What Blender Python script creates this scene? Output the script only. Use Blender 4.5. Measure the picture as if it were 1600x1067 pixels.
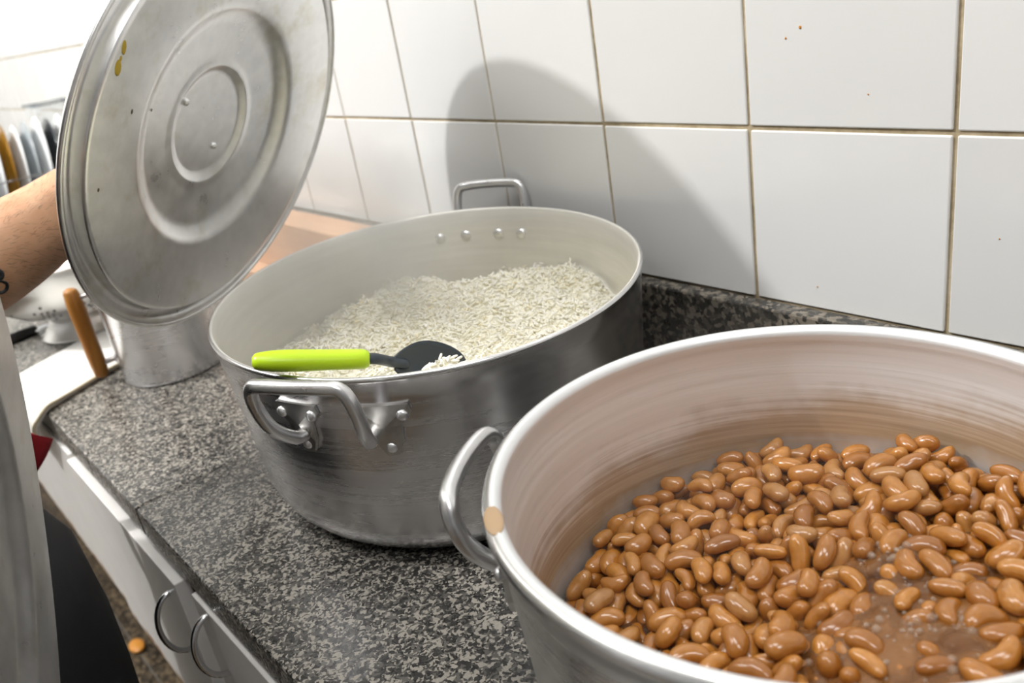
import bpy, bmesh, math, random
import numpy as np
from mathutils import Vector, Matrix

for o in list(bpy.data.objects):
    bpy.data.objects.remove(o, do_unlink=True)
SC = bpy.context.scene
COL = SC.collection
PI = math.pi

# ---------------------------------------------------------------- camera, world, lights, exposure
cam_d = bpy.data.cameras.new('camera')
cam_d.sensor_width = 36.0
cam_d.lens = 29.912
cam_d.clip_start = 0.02
cam_d.dof.use_dof = True
cam_d.dof.focus_distance = 0.56
cam_d.dof.aperture_fstop = 8.0
cam = bpy.data.objects.new('camera', cam_d)
cam.location = (0.5706, -0.5808, 0.3869)
cam.rotation_euler = (1.1601, 0.1596, 0.8543)
COL.objects.link(cam)
SC.camera = cam

SC.view_settings.view_transform = 'Standard'
SC.view_settings.look = 'None'
SC.view_settings.gamma = 1.0
SC.view_settings.use_curve_mapping = False
SC.view_settings.exposure = 0.0
SC.cycles.max_bounces = 10
SC.cycles.diffuse_bounces = 8
SC.cycles.glossy_bounces = 5
SC.cycles.transparent_max_bounces = 16
SC.cycles.volume_bounces = 1
SC.cycles.sample_clamp_indirect = 6.0
SC.cycles.caustics_reflective = False
SC.cycles.caustics_refractive = False
SC.cycles.blur_glossy = 0.5

world = bpy.data.worlds.new('world')
SC.world = world
world.use_nodes = True
world.node_tree.nodes['Background'].inputs[0].default_value = (0.9, 0.95, 1.0, 1)
world.node_tree.nodes['Background'].inputs[1].default_value = 0.2

LAMP = Vector((-1.456, -1.70, 2.085))       # the hanging bulb that throws the lid's shadow
def light(name, kind, loc, energy, color, **kw):
    d = bpy.data.lights.new(name, kind)
    d.energy = energy
    d.color = color
    for k, v in kw.items():
        setattr(d, k, v)
    o = bpy.data.objects.new(name, d)
    o.location = loc
    COL.objects.link(o)
    return o
light('bulb_light', 'POINT', LAMP, 205, (1.0, 0.985, 0.965), shadow_soft_size=0.055)
FILL_PANELS = ((0.15, -0.8, 16), (-1.1, -1.45, 17), (-2.5, -1.5, 5), (1.75, -1.0, 20))  # unseen ceiling panels added as fill to brighten pots, rice and wall
for (lx_, ly_, e_) in FILL_PANELS:
    light('fill_light', 'AREA', (lx_, ly_, 2.17), e_, (1.0, 0.99, 0.97), shape='RECTANGLE', size=1.2, size_y=0.5)

# ---------------------------------------------------------------- helpers
def finish(o, parent):
    COL.objects.link(o)
    if parent is not None:
        o.parent = parent
    return o

def wloc(o):
    v = Vector((0, 0, 0))
    while o is not None:
        v += o.location
        o = o.parent
    return v

def obj(name, verts, faces, mat=None, parent=None, smooth=True, fm=None, origin=None):
    """one mesh object from world coordinates"""
    base = wloc(parent) if parent is not None else Vector((0, 0, 0))
    v = np.asarray(verts, float).reshape(-1, 3)
    org = Vector(origin) if origin is not None else (base if parent is not None else Vector(v.mean(0)))
    v = v - np.array(org)
    me = bpy.data.meshes.new(name)
    me.from_pydata(v.tolist(), [], [list(f) for f in faces])
    mats = mat if isinstance(mat, (list, tuple)) else [mat]
    for m in mats:
        me.materials.append(m)
    if fm is not None:
        me.polygons.foreach_set('material_index', np.asarray(fm, dtype=np.int32))
    me.polygons.foreach_set('use_smooth', np.full(len(me.polygons), smooth))
    me.update()
    o = bpy.data.objects.new(name, me)
    o.location = org - base
    return finish(o, parent)

def thing(name, label, cat, loc, group=None):
    o = bpy.data.objects.new(name, None)
    o.location = loc
    o.empty_display_size = 0.02
    COL.objects.link(o)
    return tag(o, label, cat, group)

def tag(o, label, cat, group=None, kind=None):
    o['label'] = label
    o['category'] = cat
    if group:
        o['group'] = group
    if kind:
        o['kind'] = kind
    return o

def struct(o):
    o['kind'] = 'structure'
    return o

def stuff(o):
    o['kind'] = 'stuff'
    return o

def box_vf(x0, x1, y0, y1, z0, z1, b=0.0):
    bm = bmesh.new()
    bmesh.ops.create_cube(bm, size=1.0)
    for v in bm.verts:
        v.co = Vector(((x0 + x1) / 2 + v.co.x * (x1 - x0), (y0 + y1) / 2 + v.co.y * (y1 - y0), (z0 + z1) / 2 + v.co.z * (z1 - z0)))
    if b > 0:
        bmesh.ops.bevel(bm, geom=list(bm.edges), offset=b, segments=2, affect='EDGES', profile=0.5)
    bm.verts.index_update()
    V = [tuple(v.co) for v in bm.verts]
    F = [[v.index for v in f.verts] for f in bm.faces]
    bm.free()
    return V, F

def box(name, x0, x1, y0, y1, z0, z1, mat, parent=None, b=0.0):
    V, F = box_vf(x0, x1, y0, y1, z0, z1, b)
    return obj(name, V, F, mat, parent, smooth=False)

def join(parts):
    V, F = [], []
    for v, f in parts:
        n = len(V)
        V += [tuple(p) for p in v]
        F += [[i + n for i in q] for q in f]
    return V, F

def frame(n):
    n = Vector(n).normalized()
    u = n.cross(Vector((0, 0, 1)))
    if u.length < 1e-4:
        u = Vector((1, 0, 0))
    u.normalize()
    return u, n.cross(u), n

def lathe_vf(profile, seg=96, c=(0, 0, 0), axis=(0, 0, 1), sx=1.0, sy=1.0, rot=0.0):
    """profile of (r, h[, mat]) turned about axis"""
    if tuple(axis) == (0, 0, 1):
        u, v, n = Vector((1, 0, 0)), Vector((0, 1, 0)), Vector((0, 0, 1))
    else:
        u, v, n = frame(axis)
    c = Vector(c)
    V, F, FM = [], [], []
    rings = []
    for p in profile:
        r, h = p[0], p[1]
        if r < 1e-6:
            V.append(tuple(c + n * h))
            rings.append([len(V) - 1])
            continue
        ids = []
        for k in range(seg):
            a = 2 * PI * k / seg
            x, y = sx * r * math.cos(a), sy * r * math.sin(a)
            x, y = x * math.cos(rot) - y * math.sin(rot), x * math.sin(rot) + y * math.cos(rot)
            V.append(tuple(c + u * x + v * y + n * h))
            ids.append(len(V) - 1)
        rings.append(ids)
    for i in range(len(rings) - 1):
        a, b = rings[i], rings[i + 1]
        mi = profile[i + 1][2] if len(profile[i + 1]) > 2 else 0
        if len(a) == 1 and len(b) == 1:
            continue
        for k in range(seg):
            k2 = (k + 1) % seg
            if len(a) == 1:
                F.append((a[0], b[k2], b[k]))
            elif len(b) == 1:
                F.append((a[k], a[k2], b[0]))
            else:
                F.append((a[k], a[k2], b[k2], b[k]))
            FM.append(mi)
    return V, F, FM

def lathe(name, profile, mat, parent=None, **kw):
    V, F, FM = lathe_vf(profile, **kw)
    return obj(name, V, F, mat, parent, fm=FM)

def smooth_path(P, n=6, closed=False):
    """Catmull-Rom through the points"""
    P = [Vector(p) for p in P]
    out = []
    m = len(P)
    rng = range(m if closed else m - 1)
    for i in rng:
        if closed:
            p0, p1, p2, p3 = P[i - 1], P[i], P[(i + 1) % m], P[(i + 2) % m]
        else:
            p0, p1, p2, p3 = P[max(i - 1, 0)], P[i], P[i + 1], P[min(i + 2, m - 1)]
        for k in range(n):
            t = k / n
            out.append(0.5 * ((2 * p1) + (p2 - p0) * t + (2 * p0 - 5 * p1 + 4 * p2 - p3) * t * t + (3 * p1 - p0 - 3 * p2 + p3) * t ** 3))
    if not closed:
        out.append(P[-1].copy())
    return out

def tube_vf(path, rad, seg=12, flat=1.0, closed=False, up=None):
    """tube with parallel-transported frame; rad a number or a list; rounded ends"""
    path = [Vector(p) for p in path]
    m = len(path)
    R = rad if isinstance(rad, (list, tuple)) else [rad] * m
    if not closed:
        t0 = (path[1] - path[0]).normalized()
        t1 = (path[-1] - path[-2]).normalized()
        path = [path[0] - t0 * R[0] * 0.6, path[0] - t0 * R[0] * 0.35] + path + [path[-1] + t1 * R[-1] * 0.35, path[-1] + t1 * R[-1] * 0.6]
        R = [R[0] * 0.45, R[0] * 0.85] + list(R) + [R[-1] * 0.85, R[-1] * 0.45]
        m = len(path)
    V, F = [], []
    prev = None
    for i in range(m):
        if closed:
            t = (path[(i + 1) % m] - path[i - 1]).normalized()
        else:
            t = (path[min(i + 1, m - 1)] - path[max(i - 1, 0)]).normalized()
        if prev is None:
            ref = Vector(up) if up is not None else (Vector((0, 0, 1)) if abs(t.z) < 0.9 else Vector((1, 0, 0)))
            u = t.cross(ref).normalized()
        else:
            u = (prev - t * prev.dot(t)).normalized()
        prev = u
        w = t.cross(u)
        for k in range(seg):
            a = 2 * PI * k / seg
            V.append(tuple(path[i] + u * R[i] * math.cos(a) + w * R[i] * flat * math.sin(a)))
    for i in range(m if closed else m - 1):
        j = (i + 1) % m
        for k in range(seg):
            k2 = (k + 1) % seg
            F.append((i * seg + k, i * seg + k2, j * seg + k2, j * seg + k))
    if not closed:
        F.append(tuple(range(seg))[::-1])
        F.append(tuple((m - 1) * seg + k for k in range(seg)))
    return V, F

def tube(name, path, rad, mat, parent=None, **kw):
    V, F = tube_vf(path, rad, **kw)
    return obj(name, V, F, mat, parent)

def ball_vf(c, r, axes=None, seg=14, rings=8, s=(1, 1, 1)):
    u, v, n = axes if axes else (Vector((1, 0, 0)), Vector((0, 1, 0)), Vector((0, 0, 1)))
    c = Vector(c)
    V = [tuple(c - n * r * s[2])]
    F = []
    for i in range(1, rings):
        th = -PI / 2 + PI * i / rings
        for k in range(seg):
            a = 2 * PI * k / seg
            V.append(tuple(c + u * r * s[0] * math.cos(th) * math.cos(a) + v * r * s[1] * math.cos(th) * math.sin(a) + n * r * s[2] * math.sin(th)))
    V.append(tuple(c + n * r * s[2]))
    for k in range(seg):
        k2 = (k + 1) % seg
        F.append((0, 1 + k2, 1 + k))
        for i in range(rings - 2):
            a = 1 + i * seg
            F.append((a + k, a + k2, a + seg + k2, a + seg + k))
        F.append((1 + (rings - 2) * seg + k, 1 + (rings - 2) * seg + k2, len(V) - 1))
    return V, F

def rivet(c, n, r, mat, parent, dome=0.45):
    V, F = ball_vf(c, r, frame(n), 12, 8, (1, 1, dome))
    return obj('rivet', V, F, mat, parent)

def grid_vf(P):
    """P: rows x cols x 3"""
    P = np.asarray(P, float)
    h, w = P.shape[:2]
    F = []
    for i in range(h - 1):
        for j in range(w - 1):
            a = i * w + j
            F.append((a, a + 1, a + w + 1, a + w))
    return P.reshape(-1, 3), F

def solid(o, t, offset=-1.0):
    m = o.modifiers.new('Solidify', 'SOLIDIFY')
    m.thickness = t
    m.offset = offset
    return o

# ---------------------------------------------------------------- materials
class N:
    def __init__(self, name):
        self.m = bpy.data.materials.new(name)
        self.m.use_nodes = True
        self.t = self.m.node_tree
        self.b = self.t.nodes['Principled BSDF']
        self.out = self.t.nodes['Material Output']
    def add(self, kind, **kw):
        n = self.t.nodes.new(kind)
        for k, v in kw.items():
            if k.startswith('i_'):
                key = k[2:]
                key = int(key) if key.isdigit() else key
                self.put(n.inputs[key], v)
            else:
                setattr(n, k, v)
        return n
    def put(self, sock, v):
        if isinstance(v, bpy.types.NodeSocket):
            self.t.links.new(v, sock)
        else:
            if sock.type == 'RGBA' and len(v) == 3:
                v = (*v, 1)
            sock.default_value = v
    def set(self, **kw):
        names = dict(base='Base Color', rough='Roughness', metal='Metallic', spec='Specular IOR Level', coat='Coat Weight', coatr='Coat Roughness',
                     sss='Subsurface Weight', sssr='Subsurface Radius', ssss='Subsurface Scale', normal='Normal', alpha='Alpha', trans='Transmission Weight', ior='IOR',
                     emit='Emission Color', emits='Emission Strength', aniso='Anisotropic', sheen='Sheen Weight')
        for k, v in kw.items():
            self.put(self.b.inputs[names[k]], v)
        return self
    def coord(self, scale=(1, 1, 1), what='Object', loc=(0, 0, 0)):
        c = self.add('ShaderNodeTexCoord')
        mp = self.add('ShaderNodeMapping')
        self.put(mp.inputs['Vector'], c.outputs[what])
        mp.inputs['Scale'].default_value = scale
        mp.inputs['Location'].default_value = loc
        return mp.outputs[0]
    def noise(self, vec, scale=5.0, detail=3.0, rough=0.5, dist=0.0):
        n = self.add('ShaderNodeTexNoise')
        self.put(n.inputs['Vector'], vec)
        n.inputs['Scale'].default_value = scale
        n.inputs['Detail'].default_value = detail
        n.inputs['Roughness'].default_value = rough
        n.inputs['Distortion'].default_value = dist
        return n.outputs['Fac']
    def ramp(self, fac, stops, interp='LINEAR'):
        r = self.add('ShaderNodeValToRGB')
        r.color_ramp.interpolation = interp
        el = r.color_ramp.elements
        while len(el) < len(stops):
            el.new(0.5)
        for e, (p, c) in zip(el, stops):
            e.position = p
            e.color = (*c, 1) if not isinstance(c, (int, float)) else (c, c, c, 1)
        self.put(r.inputs[0], fac)
        return r.outputs[0]
    def math(self, op, a, b=0.0, clamp=False):
        n = self.add('ShaderNodeMath', operation=op, use_clamp=clamp)
        self.put(n.inputs[0], a)
        self.put(n.inputs[1], b)
        return n.outputs[0]
    def mix(self, f, a, b):
        n = self.add('ShaderNodeMix', data_type='RGBA')
        self.put(n.inputs[0], f)
        self.put(n.inputs[6], a)
        self.put(n.inputs[7], b)
        return n.outputs[2]
    def bump(self, h, strength=0.2, dist=0.001):
        n = self.add('ShaderNodeBump')
        n.inputs['Strength'].default_value = strength
        n.inputs['Distance'].default_value = dist
        self.put(n.inputs['Height'], h)
        self.put(self.b.inputs['Normal'], n.outputs[0])
        return self

def plain(name, base, rough=0.5, metal=0.0, **kw):
    return N(name).set(base=base, rough=rough, metal=metal, **kw).m

def metal(name, base, rough, streak=(4, 4, 260), blot=9.0, amount=0.12, bump=0.06, dirt=None, what='Object', spread=0.10, met=1.0):
    n = N(name)
    s = n.noise(n.coord(streak, what), 1.0, 4, 0.6)
    b = n.noise(n.coord((1, 1, 1), what), blot, 4, 0.6)
    fb = n.math('ADD', n.math('MULTIPLY', s, 0.5), n.math('MULTIPLY', b, 0.5))
    lo = tuple(c * (1 - amount) for c in base)
    hi = tuple(min(1, c * (1 + amount)) for c in base)
    col = n.ramp(fb, [(0.3, lo), (0.7, hi)])
    if dirt:
        d = n.noise(n.coord((1, 1, 1), what, (3, 1, 7)), 22, 5, 0.65)
        col = n.mix(n.ramp(d, [(0.54, 0.0), (0.72, 0.6)]), col, dirt)
    rr = n.ramp(fb, [(0.3, max(rough - spread, 0.05)), (0.7, rough + spread)])
    n.set(base=col, rough=rr, metal=met)
    n.bump(s, bump, 0.001)
    return n.m

def granite(name, black, dark, mid, cream, scale=300, rough=0.22, shift=0.0):
    n = N(name)
    v = n.coord((1, 1, 1))
    ds = n.add('ShaderNodeTexNoise')
    n.put(ds.inputs['Vector'], v)
    ds.inputs['Scale'].default_value = 180
    ds.inputs['Detail'].default_value = 2
    mx = n.add('ShaderNodeMix', data_type='RGBA', blend_type='LINEAR_LIGHT')
    mx.inputs[0].default_value = 0.004
    n.put(mx.inputs[6], v)
    n.put(mx.inputs[7], ds.outputs['Color'])
    vo = n.add('ShaderNodeTexVoronoi')
    n.put(vo.inputs['Vector'], mx.outputs[2])
    vo.inputs['Scale'].default_value = scale
    sp = n.add('ShaderNodeSeparateColor')
    n.put(sp.inputs[0], vo.outputs['Color'])
    big = n.noise(v, 55, 3, 0.6)
    f = n.math('ADD', n.math('MULTIPLY', sp.outputs[0], 0.75), n.math('MULTIPLY', big, 0.5))
    f = n.math('SUBTRACT', f, 0.12 - shift)
    col = n.ramp(f, [(0.0, black), (0.30, dark), (0.47, mid), (0.66, cream)], 'CONSTANT')
    fine = n.noise(v, 700, 2, 0.5)
    col = n.mix(n.math('MULTIPLY', fine, 0.35), col, mid)
    n.set(base=col, rough=n.ramp(sp.outputs[1], [(0.2, rough), (0.9, rough + 0.15)]), spec=0.5)
    n.bump(sp.outputs[2], 0.10, 0.0004)
    return n.m

M = {}
def tile_mat():
    n = N('glazed_tile')
    inf = n.add('ShaderNodeObjectInfo')
    c = n.ramp(inf.outputs['Random'], [(0.0, (0.80, 0.80, 0.79)), (1.0, (0.87, 0.87, 0.86))])
    n.set(base=c, rough=0.16, spec=0.5)
    n.bump(n.noise(n.coord(), 14, 2, 0.5), 0.10, 0.002)
    return n.m
M['tile'] = tile_mat()
def grout_mat():
    n = N('wall_grout')
    f = n.noise(n.coord(), 22, 5, 0.7)
    n.set(base=n.ramp(f, [(0.3, (0.26, 0.20, 0.11)), (0.55, (0.50, 0.41, 0.27)), (0.75, (0.66, 0.58, 0.45))]), rough=0.9)
    return n.m
M['grout'] = grout_mat()
M['grey_paint'] = plain('grey_paint', (0.25, 0.25, 0.255), 0.8)
M['paint'] = plain('white_paint', (0.72, 0.72, 0.70), 0.7)
M['granite'] = granite('speckled_granite', (0.008, 0.008, 0.008), (0.030, 0.029, 0.027), (0.13, 0.122, 0.11), (0.46, 0.425, 0.37), 480)
M['granite_dark'] = granite('dark_granite', (0.008, 0.008, 0.007), (0.03, 0.028, 0.024), (0.09, 0.08, 0.065), (0.22, 0.19, 0.15), 240, 0.25)
M['floor'] = granite('brown_granite', (0.006, 0.005, 0.004), (0.016, 0.011, 0.006), (0.05, 0.033, 0.018), (0.15, 0.11, 0.065), 150, 0.3)
M['seam'] = plain('seam_filler', (0.13, 0.12, 0.11), 0.8)
M['alu'] = metal('worn_aluminium', (0.74, 0.74, 0.74), 0.30)
M['alu_rice_out'] = metal('grey_aluminium', (0.74, 0.74, 0.76), 0.25, streak=(5, 5, 200), blot=7, amount=0.12, bump=0.025)
M['alu_rice_in'] = metal('dull_aluminium', (0.86, 0.845, 0.80), 0.46, streak=(6, 6, 160), blot=12, amount=0.10, met=0.62)
M['alu_rim'] = metal('polished_rim', (0.80, 0.80, 0.80), 0.26)
M['alu_lid'] = metal('lid_aluminium', (0.86, 0.86, 0.85), 0.31, streak=(60, 60, 60), blot=16, amount=0.12, bump=0.015, spread=0.06, dirt=(0.64, 0.60, 0.46))
M['alu_handle'] = metal('handle_aluminium', (0.76, 0.76, 0.77), 0.32, streak=(40, 40, 40), amount=0.15)
M['bracket'] = metal('bracket_aluminium', (0.55, 0.54, 0.52), 0.32, streak=(60, 60, 60), amount=0.2, dirt=(0.16, 0.11, 0.07))
M['steel'] = plain('polished_steel', (0.75, 0.75, 0.76), 0.16, 1.0)
def bean_wall():
    n = N('bean_stained_aluminium')
    v = n.coord()
    sep = n.add('ShaderNodeSeparateXYZ')
    n.put(sep.inputs[0], v)
    s = n.noise(n.coord((5, 5, 300)), 1.0, 5, 0.65)
    b = n.noise(v, 16, 4, 0.6)
    z0 = n.math('SUBTRACT', sep.outputs[2], n.math('ADD', n.math('MULTIPLY', sep.outputs[0], 0.12), n.math('MULTIPLY', sep.outputs[1], 0.08)))
    z = n.math('ADD', z0, n.math('MULTIPLY', n.math('SUBTRACT', b, 0.5), 0.04))
    z = n.math('ADD', z, n.math('MULTIPLY', n.math('SUBTRACT', s, 0.5), 0.03))
    film = n.ramp(z, [(0.066, 0.40), (0.082, 0.95), (0.098, 0.85), (0.116, 0.0)])
    brown = n.ramp(s, [(0.3, (0.30, 0.185, 0.09)), (0.7, (0.52, 0.37, 0.22))])
    bare = n.ramp(s, [(0.3, (0.80, 0.82, 0.83)), (0.7, (0.90, 0.91, 0.92))])
    flake = n.ramp(n.noise(n.coord((1, 1, 0.45)), 30, 4, 0.7), [(0.70, 0.0), (0.76, 1.0)])
    flake = n.math('MULTIPLY', flake, n.ramp(z, [(0.128, 1.0), (0.133, 0.0)]))
    col = n.mix(film, bare, brown)
    col = n.mix(n.math('MULTIPLY', flake, 0.7), col, (0.16, 0.10, 0.06))
    n.set(base=col, rough=n.ramp(s, [(0.3, 0.36), (0.7, 0.52)]), metal=n.math('SUBTRACT', 0.50, n.math('MULTIPLY', film, 0.35)))
    n.bump(n.math('ADD', s, n.math('MULTIPLY', flake, 0.8)), 0.16, 0.001)
    return n.m
M['bean_wall'] = bean_wall()
def bean_mat(name, island):
    n = N(name)
    if island:
        r = n.add('ShaderNodeNewGeometry').outputs['Random Per Island']
    else:
        r = n.add('ShaderNodeObjectInfo').outputs['Random']
    c = n.ramp(r, [(0.0, (0.30, 0.108, 0.016)), (0.35, (0.43, 0.170, 0.026)), (0.75, (0.53, 0.225, 0.038)), (1.0, (0.43, 0.21, 0.065))])
    m = n.noise(n.coord(), 160, 3, 0.6)
    c = n.mix(n.ramp(m, [(0.4, 0.0), (0.75, 0.5)]), c, (0.27, 0.088, 0.013))
    n.set(base=c, rough=0.24, spec=0.5, coat=0.6, coatr=0.08, sss=0.04, ssss=0.003, sssr=(1.0, 0.4, 0.15))
    n.bump(n.noise(n.coord(), 420, 2, 0.5), 0.05, 0.0004)
    return n.m
M['bean'] = bean_mat('boiled_bean', False)
M['bean_low'] = bean_mat('boiled_bean_below', True)
def broth_mat():
    n = N('bean_broth')
    f = n.noise(n.coord(), 26, 4, 0.6)
    sep = n.add('ShaderNodeSeparateXYZ')
    n.put(sep.inputs[0], n.coord())
    cl = n.ramp(f, [(0.40, 0.0), (0.62, 1.0)])
    n.set(base=n.mix(cl, (0.10, 0.032, 0.006), (0.30, 0.135, 0.045)), rough=0.07, spec=0.5, alpha=n.ramp(f, [(0.35, 0.55), (0.65, 0.80)]))
    n.bump(n.noise(n.coord(), 90, 3, 0.6), 0.35, 0.003)
    return n.m
M['broth'] = broth_mat()
M['bubble'] = plain('broth_bubble', (0.62, 0.50, 0.40), 0.05, 0.0, alpha=0.28, coat=1.0, coatr=0.03)
def rice_mat():
    n = N('cooked_rice')
    r = n.add('ShaderNodeNewGeometry').outputs['Random Per Island']
    c = n.ramp(r, [(0.0, (0.93, 0.89, 0.74)), (0.45, (0.96, 0.935, 0.82)), (0.93, (0.97, 0.95, 0.88)), (1.0, (0.92, 0.82, 0.55))])
    n.set(base=c, rough=0.5, spec=0.2, sss=0.12, ssss=0.002, sssr=(1.0, 0.85, 0.6))
    return n.m
M['rice'] = rice_mat()
M['green'] = N('lime_plastic').set(base=(0.52, 0.76, 0.012), rough=0.33, spec=0.5, sss=0.05, ssss=0.003).m
M['slate'] = N('slate_silicone').set(base=(0.030, 0.040, 0.050), rough=0.42).m
def wood(name, a, b, scale=(60, 60, 6), rough=0.45):
    n = N(name)
    f = n.noise(n.coord(scale), 1.0, 4, 0.6, 0.4)
    n.set(base=n.ramp(f, [(0.3, a), (0.7, b)]), rough=rough)
    n.bump(f, 0.1, 0.0008)
    return n.m
M['grip'] = wood('varnished_wood', (0.30, 0.115, 0.015), (0.50, 0.225, 0.038))
M['plank'] = wood('pale_wood', (0.58, 0.34, 0.20), (0.70, 0.45, 0.29), (4, 40, 60), 0.5)
def cloth(name, c, rough=0.95):
    n = N(name)
    w = n.noise(n.coord(), 900, 2, 0.5)
    f = n.noise(n.coord(), 30, 3, 0.5)
    lo = tuple(k * 0.88 for k in c)
    n.set(base=n.ramp(f, [(0.3, lo), (0.7, c)]), rough=rough)
    n.bump(w, 0.25, 0.0006)
    return n.m
M['white_cloth'] = cloth('white_towel', (0.88, 0.87, 0.83))
M['red_cloth'] = cloth('red_towel', (0.27, 0.006, 0.012))
M['black_cloth'] = cloth('black_cotton', (0.006, 0.006, 0.007))
M['hem'] = plain('towel_hem', (0.72, 0.66, 0.50), 0.95)
def lacquer():
    n = N('white_lacquer')
    v = n.coord()
    f = n.noise(v, 18, 5, 0.7)
    sep = n.add('ShaderNodeSeparateXYZ')
    n.put(sep.inputs[0], v)
    low = n.ramp(n.math('ADD', sep.outputs[2], n.math('MULTIPLY', n.math('SUBTRACT', f, 0.5), 0.05)), [(0.0, 1.0), (0.010, 0.0)])
    n.set(base=n.mix(low, n.ramp(f, [(0.35, (0.82, 0.80, 0.77)), (0.65, (0.87, 0.855, 0.83))]), (0.30, 0.13, 0.03)), rough=0.3)
    return n.m
M['lacquer'] = lacquer()
M['stile'] = plain('cream_stile', (0.50, 0.46, 0.36), 0.5)
M['carcass'] = plain('cabinet_carcass', (0.12, 0.10, 0.08), 0.7)
M['china'] = plain('white_china', (0.78, 0.80, 0.81), 0.12)
M['grey_china'] = plain('grey_china', (0.33, 0.36, 0.38), 0.15)
M['dark_china'] = plain('dark_china', (0.03, 0.035, 0.04), 0.15)
M['amber'] = N('amber_glass').set(base=(0.50, 0.24, 0.015), rough=0.06, trans=0.55, ior=1.5).m
M['clear'] = N('clear_plastic').set(base=(0.92, 0.94, 0.95), rough=0.06, trans=0.92, ior=1.3).m
M['black_plastic'] = plain('black_plastic', (0.015, 0.015, 0.015), 0.4)
M['hole'] = plain('dark_hole', (0.01, 0.01, 0.01), 0.8)
M['colander'] = metal('colander_aluminium', (0.72, 0.71, 0.69), 0.36, streak=(5, 5, 120), amount=0.08)
M['milkpot'] = metal('bright_aluminium', (0.86, 0.87, 0.90), 0.27, streak=(4, 4, 60), amount=0.05, bump=0.0, spread=0.03)
M['food'] = plain('yellow_food', (0.48, 0.33, 0.015), 0.5)
M['rim_stain'] = plain('dried_broth', (0.50, 0.34, 0.20), 0.5)
M['sauce'] = plain('orange_sauce', (0.62, 0.26, 0.04), 0.4)
M['speck'] = plain('brown_speck', (0.10, 0.075, 0.04), 0.6)
def skin_mat():
    n = N('tanned_skin')
    f = n.noise(n.coord(), 40, 4, 0.6)
    g = n.noise(n.coord(), 420, 3, 0.6)
    c = n.ramp(f, [(0.3, (0.68, 0.35, 0.19)), (0.7, (0.80, 0.48, 0.29))])
    n.set(base=c, rough=0.48, sss=0.15, ssss=0.008, sssr=(1.0, 0.35, 0.2))
    n.bump(g, 0.25, 0.0008)
    return n.m
M['skin'] = skin_mat()
M['hair'] = plain('dark_hair', (0.025, 0.014, 0.009), 0.5)
M['ink'] = plain('tattoo_ink', (0.012, 0.014, 0.016), 0.5)
M['eye'] = plain('eye_white', (0.75, 0.74, 0.72), 0.2)
M['lip'] = plain('lip', (0.36, 0.12, 0.09), 0.45)
M['lamp'] = N('lamp_glass').set(base=(1, 1, 1), emit=(1, 0.97, 0.92), emits=4.0).m
M['enamel'] = plain('white_enamel', (0.75, 0.75, 0.74), 0.4)

# ---------------------------------------------------------------- room shell
wb = struct(box('wall_back', -3.2, 2.6, 0.0018, 0.16, -0.9, 2.2, M['grout']))
struct(box('floor', -3.2, 2.6, -3.2, 0.16, -0.96, -0.903, M['seam']))
struct(box('ceiling', -3.2, 2.6, -3.2, 0.16, 2.2, 2.26, M['paint']))
struct(box('wall_left', -3.3, -3.2, -3.2, 0.16, -0.96, 2.26, M['paint']))
struct(box('wall_right', 2.6, 2.7, -3.2, 0.16, -0.96, 2.26, M['grey_paint']))
struct(box('wall_front', -3.3, 2.7, -3.3, -3.2, -0.96, 2.26, M['grey_paint']))
# painted wall above and beside the tiling
struct(box('trim_1', -3.2, 2.6, 0.0002, 0.0018, 1.27, 2.2, M['paint']))
struct(box('trim_2', -3.2, 2.6, 0.0002, 0.0018, -0.9, -0.04, M['paint']))
struct(box('trim_3', 1.76, 2.6, 0.0002, 0.0018, -0.04, 1.27, M['paint']))

GZ, TH, TW, GAP = 0.2434, 0.1464, 0.16, 0.0032
V, F = box_vf(-TW / 2 + GAP / 2, TW / 2 - GAP / 2, 0.0, 0.0042, -TH / 2 + GAP / 2, TH / 2 - GAP / 2, 0.0011)
tile0 = None
rt = random.Random(3)
for i in range(-20, 11):
    for j in range(-1, 7):
        x, z = (i + 0.5) * TW, GZ + (j + 0.5) * TH
        if tile0 is None:
            tile0 = obj('tile', V, F, M['tile'], None, False, origin=(0, 0, 0))
            tile0.parent = wb
            t = tile0
        else:
            t = tile0.copy()
            COL.objects.link(t)
        t.location = Vector((x + rt.uniform(-.0003, .0003), rt.uniform(-.0003, .0002), z + rt.uniform(-.0003, .0003))) - wb.location
        t.rotation_euler = (rt.uniform(-.002, .002), 0, rt.uniform(-.002, .002))
for (x, z, r) in ((0.208, 0.317, 0.0011), (0.196, 0.310, 0.0008), (0.260, 0.269, 0.0006), (0.218, 0.117, 0.0006), (0.352, 0.174, 0.0005)):
    V, F = ball_vf((x, -0.0004, z), r, None, 10, 6, (1, 0.35, 1.1))
    obj('sauce_speck', V, F, M['sauce'], wb)

fl = [o for o in COL.objects if o.name == 'floor'][0]
V, F = box_vf(-0.1985, 0.1985, -0.1985, 0.1985, -0.003, 0.003, 0.0012)
f0 = None
for i in range(-8, 4):
    for j in range(-5, 0):
        if f0 is None:
            f0 = obj('tile', V, F, M['floor'], None, False, origin=(0, 0, 0))
            f0.parent = fl
            t = f0
        else:
            t = f0.copy()
            COL.objects.link(t)
        t.location = Vector((i * 0.4 + 0.2, j * 0.4 + 0.2 + 0.0, -0.903)) - fl.location

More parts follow.
